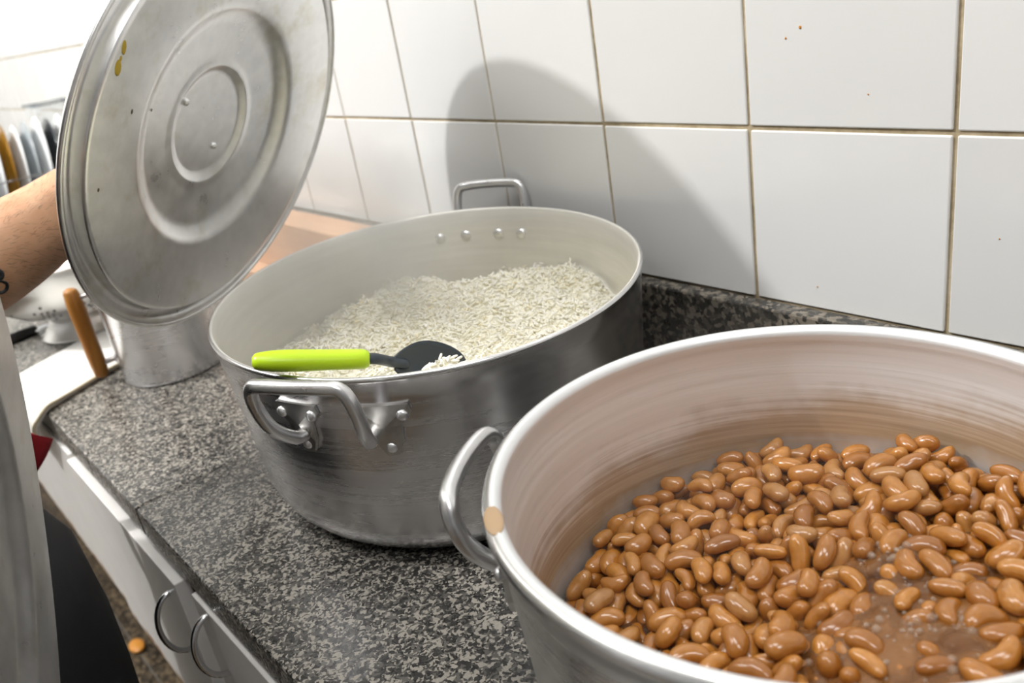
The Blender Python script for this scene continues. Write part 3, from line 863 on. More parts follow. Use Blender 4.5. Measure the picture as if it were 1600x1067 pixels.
BEANS_BELOW=[[378,-1074,589,-90,-40,-17],[499,-1229,592,-91,-38,-17],[-1136,-151,484,-28,67,69],[1153,398,853,-37,93,5],[-951,873,585,22,-97,-6],[-1158,647,531,49,86,17],[1036,315,827,57,80,18],[-700,-1028,516,-37,-92,-14],[1074,-239,861,-91,-38,-15],[495,-658,815,-95,26,-18],[-577,467,600,37,-93,-3],[-1059,15,573,88,25,41],[-371,-882,496,-87,48,-9],[1223,498,873,-22,97,6],[-216,1134,830,-34,66,-67],[935,492,829,-18,98,8],[-523,-1117,450,89,-44,9],[984,-682,808,98,-11,-19],[1138,63,817,40,-91,-3],[-188,-715,540,75,-66,5],[-880,410,549,-90,43,-9],[316,862,774,86,48,18],[287,-790,604,13,-99,-7],[-98,447,670,-2,100,9],[758,1089,899,-55,38,-74],[-1220,421,499,-96,-21,-17],[364,-1275,676,-87,-26,-42],[82,955,748,61,-80,1],[259,-841,758,-81,-47,-34],[-1154,-43,462,-95,27,-12],[1115,720,879,56,-83,1],[27,-37,640,21,-98,-7],[1247,-451,782,34,93,14],[-115,-841,561,80,0,60],[-464,-1003,581,91,18,-36],[333,1241,814,55,82,17],[912,822,954,90,-42,12],[-418,-1093,558,96,8,26],[118,-503,607,99,0,15],[-749,622,590,-18,-98,-12],[-165,-795,634,-79,23,-57],[1023,-410,753,24,-97,-7],[681,-119,730,96,24,17],[293,-908,697,-53,-79,32],[-250,-1151,574,-51,80,30],[705,-963,649,42,-91,-2],[-1070,714,634,-99,15,-4],[-298,28,598,-64,77,-2],[1111,-273,779,-92,-35,-17],[-430,-503,525,-92,-36,-17],[937,-453,735,22,-97,-6],[979,-566,884,-49,87,6],[-241,589,663,-43,90,3],[1182,-98,901,-22,-96,-16],[216,516,724,83,53,17],[540,-1136,692,57,-82,3],[-676,471,586,31,-95,-4],[593,-686,660,9,99,11],[309,-592,627,-78,-61,-17],[724,980,846,-75,-64,-17],[-466,-106,594,-64,-18,74],[-888,68,603,-100,5,-5],[782,661,824,37,92,15],[684,-719,671,-8,-99,-12],[868,418,861,-46,49,-74],[1289,-7,833,85,-52,8],[718,-396,708,98,-10,14],[-902,259,623,-93,23,-28],[800,-942,666,-43,90,2],[-512,934,657,-99,-7,-15],[163,-690,595,-99,-1,-15],[-70,-1016,528,76,63,18],[-309,-994,528,42,-49,-76],[-67,-52,625,27,-96,-5],[508,708,828,34,-3,94],[1047,278,914,10,93,36],[429,-383,666,98,-14,13],[-763,1039,630,-93,35,-10],[-578,-1194,434,-90,43,-9],[190,-1109,671,50,-56,66],[606,-281,703,10,99,11],[-871,950,604,17,-98,-7],[-381,-1113,472,-18,-98,-12],[-501,793,644,-7,99,9],[234,1266,801,-56,-81,-17],[-524,-46,556,-63,-76,-17],[-177,-942,519,98,14,15],[1182,368,947,-83,-55,0],[890,227,796,54,82,17],[-989,-223,469,99,0,15],[-1038,177,502,52,84,17],[603,-1074,623,84,52,18],[1248,36,923,-92,16,-36],[-706,-234,511,-89,44,-9],[-678,69,545,47,87,15],[-1060,-797,493,-61,79,-11],[-127,-1227,498,98,-19,12],[-961,-194,580,76,-42,50],[-765,-312,494,-89,45,-8],[-1228,16,535,77,42,48],[22,878,731,-59,80,0],[-586,-996,539,-12,97,20],[1179,-72,810,-99,9,-14],[-316,1109,703,-80,-57,-18],[396,40,704,92,34,17],[1321,123,850,9,-99,-8],[-1,989,831,-81,-52,-26],[466,-498,660,88,44,18],[223,383,712,92,-38,10],[1059,532,1023,-97,-20,-13],[-504,-1023,462,-89,45,-9],[-844,-47,594,-90,43,-3],[-899,265,531,44,89,15],[-96,601,686,-87,-46,-17],[-584,30,555,63,76,17],[837,-494,716,-11,-99,-11],[-159,-1316,580,99,-12,10],[48,200,667,90,41,17],[-233,450,650,94,29,17],[783,523,895,2,100,-3],[1059,-500,830,-99,2,-12],[-832,979,697,-35,93,12],[436,926,798,-33,94,4],[165,830,748,-50,-85,-15],[-1064,620,542,49,86,15],[929,-177,840,-85,-53,-7],[1014,-855,707,-65,-74,-17],[-85,1324,759,98,7,16],[482,411,753,41,-91,-3],[807,-1000,755,85,-52,-11],[-873,768,615,39,70,-60],[119,-1227,535,51,-86,0],[-1009,801,659,-98,21,0],[1125,-417,767,-37,93,3],[-773,897,614,17,98,12],[870,-892,781,-82,-28,-49],[-792,476,569,68,-73,2],[-239,1223,727,-97,21,-12],[1110,422,995,-88,-21,-43],[1237,126,877,-43,-14,-89],[1112,-648,742,-99,7,-15],[214,244,697,73,66,17],[-679,674,696,-31,-94,-15],[165,-49,660,97,-22,12],[375,324,729,89,41,18],[-176,187,632,-83,55,-7],[140,-596,602,99,2,15],[671,72,748,-98,-16,-16],[911,-463,823,73,64,26],[-435,-953,479,-87,49,-7],[-74,1080,816,100,-3,0],[1103,573,863,43,-90,-3],[-217,-897,602,98,15,12],[490,1232,837,-92,37,-10],[-334,566,646,-44,90,2],[-1055,492,531,97,18,17],[-730,765,607,97,18,16],[-358,-675,519,89,-45,9],[215,-1099,562,60,78,16],[-540,1167,676,3,-99,-10],[-580,200,573,-10,99,7],[590,307,759,-2,-99,-11],[-723,-92,522,-76,-63,-18],[-1085,-407,437,12,99,12],[-950,-925,405,-70,71,-4],[-1000,-439,480,19,65,-73],[289,-962,587,-54,84,1],[-200,1290,802,-85,34,-40],[779,-731,684,5,99,10],[1307,-221,942,-13,-76,64],[303,512,819,-88,-45,-12],[96,-662,679,30,93,19],[-946,173,602,-98,21,-6],[800,-732,832,-6,-90,-44],[-1288,-77,439,79,-60,7],[-49,1139,746,98,11,16],[-453,511,623,-97,-16,-16],[424,-963,776,-87,-42,-24],[1058,31,896,98,0,-19],[1092,-44,978,74,-68,-4],[1248,-280,881,-38,89,-25],[-607,-780,471,3,99,10],[471,1116,822,-63,78,-2],[-314,365,713,-3,100,9],[426,148,719,-95,-26,-16],[712,1108,978,-47,58,-66],[361,-770,724,-10,-45,-89],[209,36,675,96,-27,12],[295,-98,674,19,97,13],[405,-196,681,99,-4,14],[8,394,722,30,-37,88],[366,1087,804,-77,63,-5],[-322,-195,572,80,-59,9],[-53,113,671,20,-73,-65],[-32,-1090,619,14,-99,7],[1042,-56,791,-9,-99,-11],[437,-1151,591,-90,-40,-17],[-661,-1072,434,-57,-80,-17],[-332,-3,677,52,-86,-2],[-812,-1049,414,-79,61,-6],[-865,-179,520,54,-57,-62],[1032,489,844,-22,97,7],[-1069,-712,409,93,32,17],[-424,-1216,524,73,40,55],[148,-775,742,-93,-9,-37],[-990,-528,438,-99,-1,-15],[-415,-296,548,-39,-91,-15],[-254,-816,520,-14,99,8],[-1227,-190,479,-24,6,97],[-1004,-128,476,99,-4,14],[-68,-713,558,-19,98,6],[453,256,733,91,37,18],[1074,-105,883,36,93,-5],[1143,599,957,99,-11,-7],[-424,1023,679,77,-64,5],[-874,-409,468,-73,-67,-18],[-204,858,695,91,37,17],[-57,1233,755,98,9,15],[399,557,756,-16,-98,-12],[178,-851,650,97,-21,-13],[724,-484,740,39,-21,-90],[-330,181,702,-7,100,7],[1126,495,944,-98,3,-18],[-166,-1250,657,86,-43,29],[916,-638,713,-93,36,-10],[71,878,823,86,-49,-16],[968,-580,786,-96,29,-3],[880,-791,776,63,34,70],[826,891,853,-37,93,4],[-551,-827,559,22,-97,-7],[146,-410,621,99,-5,14],[1298,-273,807,-21,-97,-13],[1110,166,914,45,87,21],[-953,-316,465,99,4,14],[148,-785,584,99,-1,14],[-767,-965,428,80,-60,6],[818,-322,730,-65,76,-2],[-367,801,665,-97,21,-12],[465,-932,617,73,65,18],[1106,-732,775,-18,-25,-95],[843,568,823,-42,-89,-16],[72,575,708,91,-40,9],[-188,-1313,481,98,-15,13],[420,-596,699,-13,-61,-78],[-722,-124,610,27,92,29],[331,438,733,92,-37,10],[1106,-405,863,89,-29,36],[664,-1148,625,-85,-50,-17],[-1010,584,634,51,82,25],[263,-1201,559,-87,-47,-17],[-1244,320,485,99,5,15],[1004,801,871,68,71,17],[89,114,665,88,44,18],[-312,-591,534,91,-39,10],[904,-279,748,-65,76,-2],[-1175,-529,411,-98,13,-13],[711,-584,688,97,-23,12],[-406,1164,696,-90,-39,-18],[-232,949,700,92,35,18],[-458,370,608,14,-99,-8],[-674,1142,653,85,50,18],[-22,526,722,45,-52,-73],[-510,-185,545,-98,18,-13],[496,-730,641,-12,99,8],[88,-1035,657,-60,-33,-73],[-1007,-796,409,83,54,18],[-1268,-392,411,28,-96,-6],[843,-52,761,71,69,16],[-57,-1226,601,99,-8,7],[-783,192,542,-91,40,-8],[-1054,396,522,96,21,16],[895,-922,682,44,-90,-2],[261,727,752,-62,79,-1],[-711,-840,450,23,96,13],[542,-1005,643,-73,-30,-61],[-1071,-245,539,-35,90,25],[999,652,855,55,82,17],[-1246,189,558,-74,65,18],[950,352,960,43,71,55],[774,275,817,55,-39,-74],[612,449,777,97,18,17],[-571,-1149,525,-92,38,-7],[552,-505,758,87,43,23],[684,1018,923,32,-73,60],[660,-966,729,43,-90,-4],[88,422,695,4,-99,-10],[-1162,-281,438,98,12,16],[4,-857,555,-22,-97,-13],[575,537,780,96,22,17],[-816,104,528,92,-39,9],[570,-604,749,-87,-45,-19],[-549,630,620,12,-99,-8],[293,-1069,668,-30,-83,-47],[-673,225,587,-26,80,-54],[-958,710,567,62,-79,2],[393,-868,612,73,66,18],[-364,391,624,-11,99,8],[646,837,821,-34,94,4],[-844,641,578,-20,-97,-13],[70,1284,779,33,-94,-5],[-332,157,606,99,-8,15],[-368,-876,674,-87,44,22],[-50,813,714,-54,84,0],[-222,-1032,611,73,-63,-26],[-292,-1157,481,-12,-99,-12],[-589,335,585,-99,9,-14],[604,1118,993,40,-83,-39],[635,-1101,722,-65,76,-1],[-282,1025,728,-75,-41,52],[830,-409,812,72,65,24],[-101,307,737,-69,71,-14],[191,662,735,-54,84,-1],[-874,668,696,-40,-56,-73],[-323,-766,604,60,-80,5],[1013,99,838,42,-41,-81],[844,-457,893,62,73,29],[-453,104,582,72,-69,4],[395,-931,689,-63,-67,-40],[-224,353,642,93,31,17],[-1108,144,572,28,94,20],[-697,967,716,51,85,14],[1070,749,967,31,-95,5],[962,-772,707,68,71,17],[-136,-937,685,84,46,29],[-1029,7,486,-24,97,7],[-387,-766,505,87,-49,8],[1216,103,992,-73,47,-50],[-1176,61,470,96,-24,12],[-179,77,621,97,-22,13],[-1189,523,544,70,14,70],[1139,42,983,74,-67,3],[-1312,88,452,-33,-94,-13],[-1041,309,610,2,-97,-23],[-646,639,607,9,-99,-8],[128,-1057,554,59,79,17],[-366,705,656,97,-19,14],[441,-1018,695,73,69,6],[445,-1166,700,-43,69,58],[914,494,921,-78,55,-30],[1015,-204,772,95,25,17],[-914,-837,462,-28,6,96],[744,-566,788,89,45,6],[-886,-68,500,86,-51,6],[138,-1187,629,77,-64,-7],[-517,-621,500,54,-84,0],[89,1118,765,-60,-78,-17],[1141,-597,842,100,1,3],[547,-1008,771,73,68,-2],[72,709,722,26,-96,-5],[613,-719,753,39,91,15],[1133,280,1012,100,6,5],[466,-293,681,-99,9,-14],[-591,1041,655,94,-34,10],[754,870,935,79,60,10],[-798,-799,440,23,97,13],[489,-824,712,-90,40,16],[-819,2,517,-87,48,-8],[-277,-314,567,99,-10,14],[-509,-795,484,-14,99,8],[-4,310,670,95,-30,11],[-942,559,554,65,-76,2],[866,967,959,-88,45,-16],[44,-1290,518,-57,82,0],[934,62,786,-48,88,2],[-919,-310,565,97,-25,6],[1014,182,810,99,-6,15],[-607,-926,456,-92,-36,-17],[1045,772,1056,-94,27,-23],[734,502,800,45,-89,-2],[-324,556,740,-48,-88,-3],[946,-317,846,-85,53,-2],[221,956,768,-86,51,-8],[911,-119,765,71,68,18],[-461,640,662,27,-72,-64],[593,-867,642,-1,-99,-10],[189,-973,654,-68,69,24],[717,-842,724,-93,-3,-36],[591,-863,786,86,51,-1],[1004,-825,800,3,100,1],[-86,-962,611,75,63,17],[1285,328,866,29,-95,-9],[-410,1262,705,93,31,17],[-730,-682,462,-86,50,-8],[-588,-355,516,-95,30,-11],[-807,597,663,-41,-90,-18],[-951,-642,466,-45,46,-76],[-1323,88,555,6,98,-19],[1303,-115,860,40,-41,-82],[886,753,1035,45,88,16],[-344,253,614,99,-7,14],[20,-676,576,-21,98,6],[-3,-289,611,72,-69,4],[696,607,894,-58,-75,-32],[773,-1078,690,31,17,-94],[-642,-169,565,-2,52,-85],[-119,746,697,57,-82,1],[-547,-272,553,88,-18,-43],[-872,-701,439,21,97,12],[-33,-1326,544,32,-1,95],[-596,803,631,7,-99,-8],[-754,326,560,68,71,17],[884,989,872,-74,67,-4],[684,324,775,1,99,11],[999,601,942,27,93,24],[607,-450,686,69,-72,4],[-22,-402,597,71,-71,4],[-1119,-629,410,94,31,17],[323,-1278,561,-90,-41,-18],[622,1124,846,-67,-73,-17],[-598,-451,505,-95,30,-11],[536,-569,663,-86,-47,-19],[685,669,809,32,94,14],[1221,249,878,-38,75,54],[1259,333,1047,-36,92,-14],[6,-1117,529,-4,-99,-10],[863,-707,738,-30,46,83],[199,-669,695,41,90,12],[1300,261,950,20,-95,-25],[374,-713,625,-67,74,-2],[-348,-1279,484,-75,20,-62],[-1139,190,488,-42,-89,-15],[1049,-462,921,-69,70,-19],[-165,1080,723,55,-84,-1],[-71,980,727,-58,-80,-17],[60,-962,589,-3,53,84],[-1309,-214,422,-17,98,8],[958,880,906,49,27,83],[891,725,846,-43,90,3],[1189,-168,802,98,-11,13],[-139,-453,574,-97,22,-11],[-314,-404,552,98,-12,13],[-585,880,726,-79,62,-3],[1117,-551,752,99,-8,15],[-1018,308,518,97,20,16],[-350,888,707,-63,28,-72],[1178,-334,832,-44,21,87],[-210,712,679,-63,78,-1],[-1265,226,473,99,4,15],[-949,93,507,8,-99,-8],[1135,233,833,-33,94,5],[894,725,941,-89,44,-8],[309,-1194,662,95,31,6],[-421,-868,585,-66,-74,-11],[-909,361,619,-93,26,-24],[-358,-48,582,68,-73,3],[719,-717,769,-40,-91,4],[-1061,797,561,-58,-80,-17],[862,633,926,89,-46,1],[1029,151,975,-26,-96,-12],[-1055,452,617,-99,10,-7],[-105,-1133,552,-39,13,91],[463,-711,729,92,-32,23],[1098,-287,941,50,78,38],[133,-904,570,-85,53,-7],[276,-729,699,-41,-91,0],[779,-326,815,71,66,24],[-953,922,685,-69,-71,14],[-666,920,632,-40,-90,-15],[927,191,883,-46,-87,-16],[974,373,863,53,43,73],[297,1020,787,78,-62,5],[1247,196,998,-58,35,-74],[-195,-1083,503,-7,99,9],[-805,-894,515,96,11,27],[748,830,835,-32,95,4]]

# ---------------------------------------------------------------- beans (settled positions in the pot, 0.1 mm, and directions, 0.01)
def bean_mesh(name, bend, fat, mat):
    V, F = [], []
    nr_, ns_ = 12, 12
    def place(t, a):
        x = math.cos(t) * -0.0097
        rr = math.sin(t)
        rr = rr ** 0.85
        y = 0.0056 * rr * math.cos(a) * fat
        z = 0.0047 * rr * math.sin(a) * fat
        hil = -0.0012 * math.exp(-(x / 0.004) ** 2) * max(0, -math.cos(a)) * -1
        return (x, y + bend * (1 - (x / 0.0097) ** 2) - bend * 0.5 + hil * rr, z)
    V.append(place(0.0, 0))
    for i in range(1, nr_):
        for k in range(ns_):
            V.append(place(PI * i / nr_, 2 * PI * k / ns_))
    V.append(place(PI, 0))
    for k in range(ns_):
        k2 = (k + 1) % ns_
        F.append((0, 1 + k2, 1 + k))
        for i in range(nr_ - 2):
            b = 1 + i * ns_
            F.append((b + k, b + k2, b + ns_ + k2, b + ns_ + k))
        F.append((1 + (nr_ - 2) * ns_ + k, 1 + (nr_ - 2) * ns_ + k2, len(V) - 1))
    return V, F
KINDS = [bean_mesh('bean', 0.0013, 1.04, None), bean_mesh('bean', 0.0026, 0.97, None), bean_mesh('bean', 0.0006, 1.12, None)]
KM = []
for V, F in KINDS:
    me = bpy.data.meshes.new('bean')
    me.from_pydata(V, [], F)
    me.materials.append(M['bean'])
    me.polygons.foreach_set('use_smooth', np.ones(len(me.polygons), dtype=bool))
    KM.append(me)
rb = random.Random(8)
BOIL = Vector((0.444, -0.282))          # where the broth wells up
def broth_z(x, y):
    d = math.hypot(x - BOIL.x, (y - BOIL.y) * 0.9)
    d2 = math.hypot(x - 0.400, y + 0.235)
    return 0.0660 + 0.15 * (x - 0.36) + 0.10 * (y + 0.25) + 0.0165 * math.exp(-(d / 0.058) ** 2) + 0.0110 * math.exp(-(d2 / 0.022) ** 2)
def bean_matrix(b):
    p = Vector((b[0] * 1e-4 + BC[0], b[1] * 1e-4 + BC[1], b[2] * 1e-4))
    d = Vector(b[3:6]).normalized()
    up = Vector((rb.gauss(0, .45), rb.gauss(0, .45), 1.0))
    z = (up - d * up.dot(d)).normalized()
    y = z.cross(d) * rb.choice((-1, 1))
    z = d.cross(y)
    s = rb.uniform(0.88, 1.12)
    w = rb.uniform(0.92, 1.1)
    m = Matrix((d * s * rb.uniform(.95, 1.06), y * s * w, z * s * w)).transposed().to_4x4()
    m.translation = p
    return m, p
first = None
for b in BEANS_SHOWN:
    m, p = bean_matrix(b)
    me = KM[rb.choice((0, 0, 0, 1, 2, 2))]
    if first is None:
        o = first = bpy.data.objects.new('bean', me)
    else:
        o = first.copy()
        o.data = me
    COL.objects.link(o)
    o.matrix_world = m
    if p.z < broth_z(p.x, p.y) + 0.002:
        tag(o, 'plump boiled brown bean lying half under the cloudy broth', 'bean', 'beans half under the broth')
    else:
        tag(o, 'plump boiled brown bean showing above the broth in the pot', 'bean', 'beans on top of the heap')
BV, BF = [], []
for b in BEANS_BELOW:
    m, p = bean_matrix(b)
    V, F = KINDS[rb.choice((0, 1, 2))]
    n = len(BV)
    BV += [tuple(m @ Vector(v)) for v in V]
    BF += [[i + n for i in f] for f in F]
o = obj('bean_heap', BV, BF, M['bean_low'], None)
tag(o, 'deeper layer of boiled brown beans under the top ones', 'beans', None, 'stuff')

# broth
V, F, nr_, ns_ = [], [], 46, 128
rb2 = random.Random(4)
for i in range(nr_ + 1):
    for k in range(ns_):
        a = 2 * PI * k / ns_
        r = 0.1400 * i / nr_
        x, y = BC[0] + r * math.cos(a), BC[1] + r * math.sin(a) * 0.975
        V.append((x, y, broth_z(x, y)))
V = np.array(V)
rip = 0.0012 * vnoise(V[:, 0], V[:, 1], 75, 7) + 0.0008 * vnoise(V[:, 0], V[:, 1], 190, 9)
V[:, 2] += rip * (V[:, 2] - 0.15 * (V[:, 0] - 0.36) - 0.10 * (V[:, 1] + 0.25) > 0.068)
F = [(i * ns_ + k, i * ns_ + (k + 1) % ns_, (i + 1) * ns_ + (k + 1) % ns_, (i + 1) * ns_ + k) for i in range(nr_) for k in range(ns_)]
br = obj('broth', V, F, M['broth'], None)
tag(br, 'cloudy brown broth bubbling between the beans', 'broth', None, 'stuff')
parts = []
for k in range(170):
    t = rb2.random()
    if t < 0.65:
        x, y = BOIL.x + rb2.gauss(0, .030), BOIL.y + rb2.gauss(0, .028)
    else:
        x, y = 0.402 + rb2.gauss(0, .014), -0.237 + rb2.gauss(0, .010)
    if math.hypot(x - BC[0], y - BC[1]) > 0.133:
        continue
    r = rb2.choice((0.0009, 0.0012, 0.0016, 0.0024))
    parts.append(ball_vf((x, y, broth_z(x, y) + r * 0.2), r, None, 10, 7))
V, F = join(parts)
stuff(obj('bubbles', V, F, M['bubble'], br))

V, F = ball_vf((0.2915, -0.3985, 0.1565), 0.0066, (Vector((0.84, -0.54, 0)), Vector((0.54, 0.84, 0)), Vector((0, 0, 1))), 14, 8, (1.9, 0.72, 0.16))
obj('food_stain', V, F, M['rim_stain'], bp)

# ---------------------------------------------------------------- lids
def lid(label, c, n, R, group):
    """n: the way the underside faces"""
    c, n = Vector(c), Vector(n).normalized()
    t = thing('pot_lid', label, 'lid', c, group)
    k = R / 0.2
    t_ = 0.0016
    under = [(0.0, -0.0165), (0.046, -0.0165), (0.051, -0.0158), (0.055, -0.0128), (0.057, -0.0122), (0.061, -0.0128), (0.066, -0.0122), (0.094, -0.0095), (0.102, -0.0078), (0.109, -0.0028), (0.113, 0.0), (0.119, 0.0012),
             (0.150, 0.0042), (0.176, 0.0062), (0.1792, 0.0058), (0.1806, 0.0036), (0.1815, -0.0050), (0.1835, -0.0078), (0.1880, -0.0082), (0.1935, -0.0066), (0.1970, -0.0018)]
    bead = [(0.1985 + 0.0024 * math.cos(a), 0.0 + 0.0024 * math.sin(a)) for a in [PI * 0.75 - PI * 1.35 * q / 8 for q in range(9)]]
    top = [(r - 0.0002, h - t_) for r, h in reversed(under[1:-1])] + [(0, -0.0165 - t_)]
    prof = [(r * k, h * k) for r, h in under + bead + top]
    lathe('plate', prof, M['alu_lid'], t, c=c, axis=n, seg=160)
    return t, c, n
LU, LV, LN = frame((0.7785, 0.4526, -0.4347))
l1, C1, N1 = lid('round aluminium lid held up tilted over the rice pot, rings pressed in it', (-0.2296, -0.2674, 0.2959), LN, 0.2, 'pot lids in the cook\'s hands')
on1 = lambda a, b, h: C1 + LU * a + LV * b + LN * h
for (a, b) in ((0.0342, -0.0273), (-0.0125, 0.0255)):
    rivet(on1(a, b, -0.0160), LN, 0.0036, M['alu_rim'], l1, 0.7)
for (a, b, r, s, m) in ((0.1422, -0.0981, 0.0028, 2.2, 'food'), (0.1477, -0.0836, 0.0040, 1.7, 'food'), (0.1450, -0.0900, 0.0016, 1.5, 'food'), (0.1273, -0.0444, 0.0018, 1.4, 'speck'), (0.1465, -0.0329, 0.0012, 1.6, 'speck'), (0.1476, -0.0263, 0.0012, 1.3, 'speck'), (0.1651, 0.0108, 0.0016, 1.2, 'speck'), (0.0895, -0.0338, 0.0010, 1.4, 'speck')):
    h = 0.0012 + (math.hypot(a, b) - 0.119) / 0.057 * 0.005
    if math.hypot(a, b) < 0.113:
        h = -0.0085
    V, F = ball_vf(on1(a, b, h), r, (LU, LV, LN), 10, 6, (1, s, 0.18))
    obj('food_stain', V, F, M[m], l1)
def lid_handle(t, c, u, v, n, p, q, h0, rise):
    """arched bar on the outside between two rivets"""
    a = c + u * p[0] + v * p[1]
    b = c + u * q[0] + v * q[1]
    d = (b - a)
    P = [a + d * .06 - n * h0, a - d * .02 - n * (h0 + .002), a - d * .20 - n * (h0 + rise * .35), a - d * .18 - n * (h0 + rise * .9), a + d * .5 - n * (h0 + rise), b + d * .18 - n * (h0 + rise * .9), b + d * .20 - n * (h0 + rise * .35), b + d * .02 - n * (h0 + .002), b - d * .06 - n * h0]
    tube('handle', smooth_path(P, 5), 0.0045, M['alu_handle'], t, seg=12)
    return a + d * .5 - n * (h0 + rise), d.normalized()
BAR1, BD1 = lid_handle(l1, C1, LU, LV, LN, (0.0342, -0.0273), (-0.0125, 0.0255), 0.0225, 0.034)
U2, V2, N2 = frame((0.2508, 0.9485, -0.1935))
l2, C2, _ = lid('round aluminium lid held on edge in front of the worktop', (0.1463, -0.5732, 0.182), N2, 0.165, 'pot lids in the cook\'s hands')
BAR2, BD2 = lid_handle(l2, C2, U2, V2, N2, (0.0, -0.034), (0.0, 0.034), 0.0200, 0.034)

# ---------------------------------------------------------------- milk pot with the wooden grip
MC, MR, MH = Vector((-0.494, -0.310, 0.0)), 0.0624, 0.150
mp_ = thing('milk_pot', 'tall shiny aluminium milk pot with upright wooden grip', 'pot', MC)
prof = [(0, 0, 0), (MR - 0.006, 0, 0), (MR - 0.0012, 0.0012, 0), (MR, 0.005, 0), (MR - 0.0006, 0.009, 0), (MR, 0.012, 0), (MR, MH - 0.004, 0), (MR + 0.003, MH - 0.002, 0), (MR + 0.003, MH, 0), (MR, MH + 0.001, 0), (MR - 0.0014, MH - 0.002, 0), (MR - 0.0014, 0.006, 0), (MR - 0.006, 0.0014, 0), (0, 0.0014, 0)]
lathe('body', prof, M['milkpot'], mp_, c=MC, seg=72)
GT, GB = Vector((-0.531, -0.388, 0.122)), Vector((-0.531, -0.388, 0.014))
gp = [GT + (GB - GT) * k / 8 for k in range(9)]
tube('grip', gp, [0.0088, 0.0100, 0.0102, 0.0098, 0.0096, 0.0096, 0.0098, 0.0096, 0.0084], M['grip'], mp_, seg=16)
rad = (Vector((GT.x, GT.y, 0)) - MC).normalized()
for z in (0.112, 0.026):
    w = MC + rad * (MR - 0.0005)
    w.z = z + 0.004
    e = Vector((GT.x, GT.y, z))
    tube('rod', [w, w + (e - w) * 0.5, e], 0.0036, M['alu_handle'], mp_, seg=12)
    tg = Vector((-rad.y, rad.x, 0))
    V, F = ball_vf(w, 0.010, (tg, Vector((0, 0, 1)), rad), 12, 8, (1.1, 0.75, 0.4))
    obj('bracket', V, F, M['alu_handle'], mp_)

# ---------------------------------------------------------------- towels
def towel_grid(rows):
    return rows
T0 = []
edge = [  # along the strip: (near side x, far side x, y, z)
    (-0.578, -0.735, -0.318, 0.0005), (-0.575, -0.742, -0.335, 0.0008), (-0.560, -0.735, -0.370, 0.0010), (-0.540, -0.715, -0.410, 0.0012), (-0.520, -0.690, -0.445, 0.0016), (-0.508, -0.672, -0.462, 0.0022),
    (-0.503, -0.660, -0.4735, -0.0020), (-0.512, -0.658, -0.479, -0.0120), (-0.532, -0.662, -0.4800, -0.028), (-0.556, -0.668, -0.4798, -0.046), (-0.580, -0.675, -0.4795, -0.064)]
for (xn, xf, y, z) in edge:
    row = []
    for j in range(13):
        t = j / 12
        x = xn + (xf - xn) * t
        fold = 0.0016 * math.sin(t * 9 + y * 30) + 0.0014 * math.sin(t * 17 - z * 60)
        row.append((x, y + (0.05 * (t - 0.1) * 0.35 if y > -0.44 else 0) - (abs(fold) if z < -0.001 else 0), z + (0.0020 + abs(fold) if z >= 0 else 0)))
    T0.append(row)
def refine(P, n):
    P = np.array(P, float)
    cols = [smooth_path([Vector(p) for p in P[:, j]], n) for j in range(P.shape[1])]
    return np.array([[tuple(cols[j][i]) for j in range(P.shape[1])] for i in range(len(cols[0]))])
tw = thing('towel', 'white cotton towel folded over the worktop edge', 'towel', (-0.6, -0.40, 0.0))
V, F = grid_vf(refine(T0, 4))
solid(obj('cloth', V, F, M['white_cloth'], tw), 0.0035, -1)
T1 = [[(p[0] + (0.004 if j == 0 else 0), p[1], p[2] + (0.0036 if p[2] > 0.0005 else 0)) for j, p in enumerate(r)] for r in T0]
hp = [(r[0][0] + 0.0005, r[0][1] - (0.003 if r[0][2] < 0 else 0), r[0][2] + (0.0022 if r[0][2] >= 0 else 0)) for r in T0]
tube('hem', smooth_path(hp, 4), 0.0021, M['hem'], tw, seg=8)
# red cloth tucked at the cook's waist, its corner sticking out towards the worktop
rc0 = [(-0.300, -0.4915, 0.0495), (-0.300, -0.535, 0.094), (-0.300, -0.565, 0.050), (-0.300, -0.519, 0.020)]
G = []
for i in range(9):
    s = i / 8
    row = []
    for j in range(9):
        t = j / 8
        a = Vector(rc0[0]).lerp(Vector(rc0[1]), s)
        b = Vector(rc0[3]).lerp(Vector(rc0[2]), s)
        p = a.lerp(b, t)
        p.x += 0.006 * math.sin(s * 4 + t * 3)
        row.append(tuple(p))
    G.append(row)
V, F = grid_vf(G)
rd = obj('red_cloth', V, F, M['red_cloth'], None)
solid(rd, 0.006, 0)
tag(rd, 'dark red cloth tucked at the waist, its corner sticking out', 'cloth')

# ---------------------------------------------------------------- colander, knife
CC = Vector((-0.800, -0.335, 0.0))
co = thing('colander', 'large pale aluminium colander on a flared foot', 'colander', CC)
prof = [(0.062, 0.0), (0.0635, 0.0012), (0.046, 0.022), (0.044, 0.030), (0.052, 0.0335), (0.080, 0.044), (0.105, 0.062), (0.122, 0.088), (0.130, 0.118), (0.136, 0.119), (0.137, 0.121), (0.135, 0.123), (0.128, 0.122), (0.120, 0.089), (0.103, 0.064), (0.079, 0.046), (0.050, 0.036), (0.0, 0.033)]
lathe('bowl', prof[3:], M['colander'], co, c=CC, seg=72)
lathe('foot', [(0.0645, 0.0008), (0.0650, 0.0030), (0.0625, 0.0034), (0.0475, 0.0225), (0.0460, 0.0310), (0.0445, 0.0308), (0.0455, 0.0215), (0.0605, 0.0020), (0.0645, 0.0008)], M['colander'], co, c=CC, seg=72)
hol = []
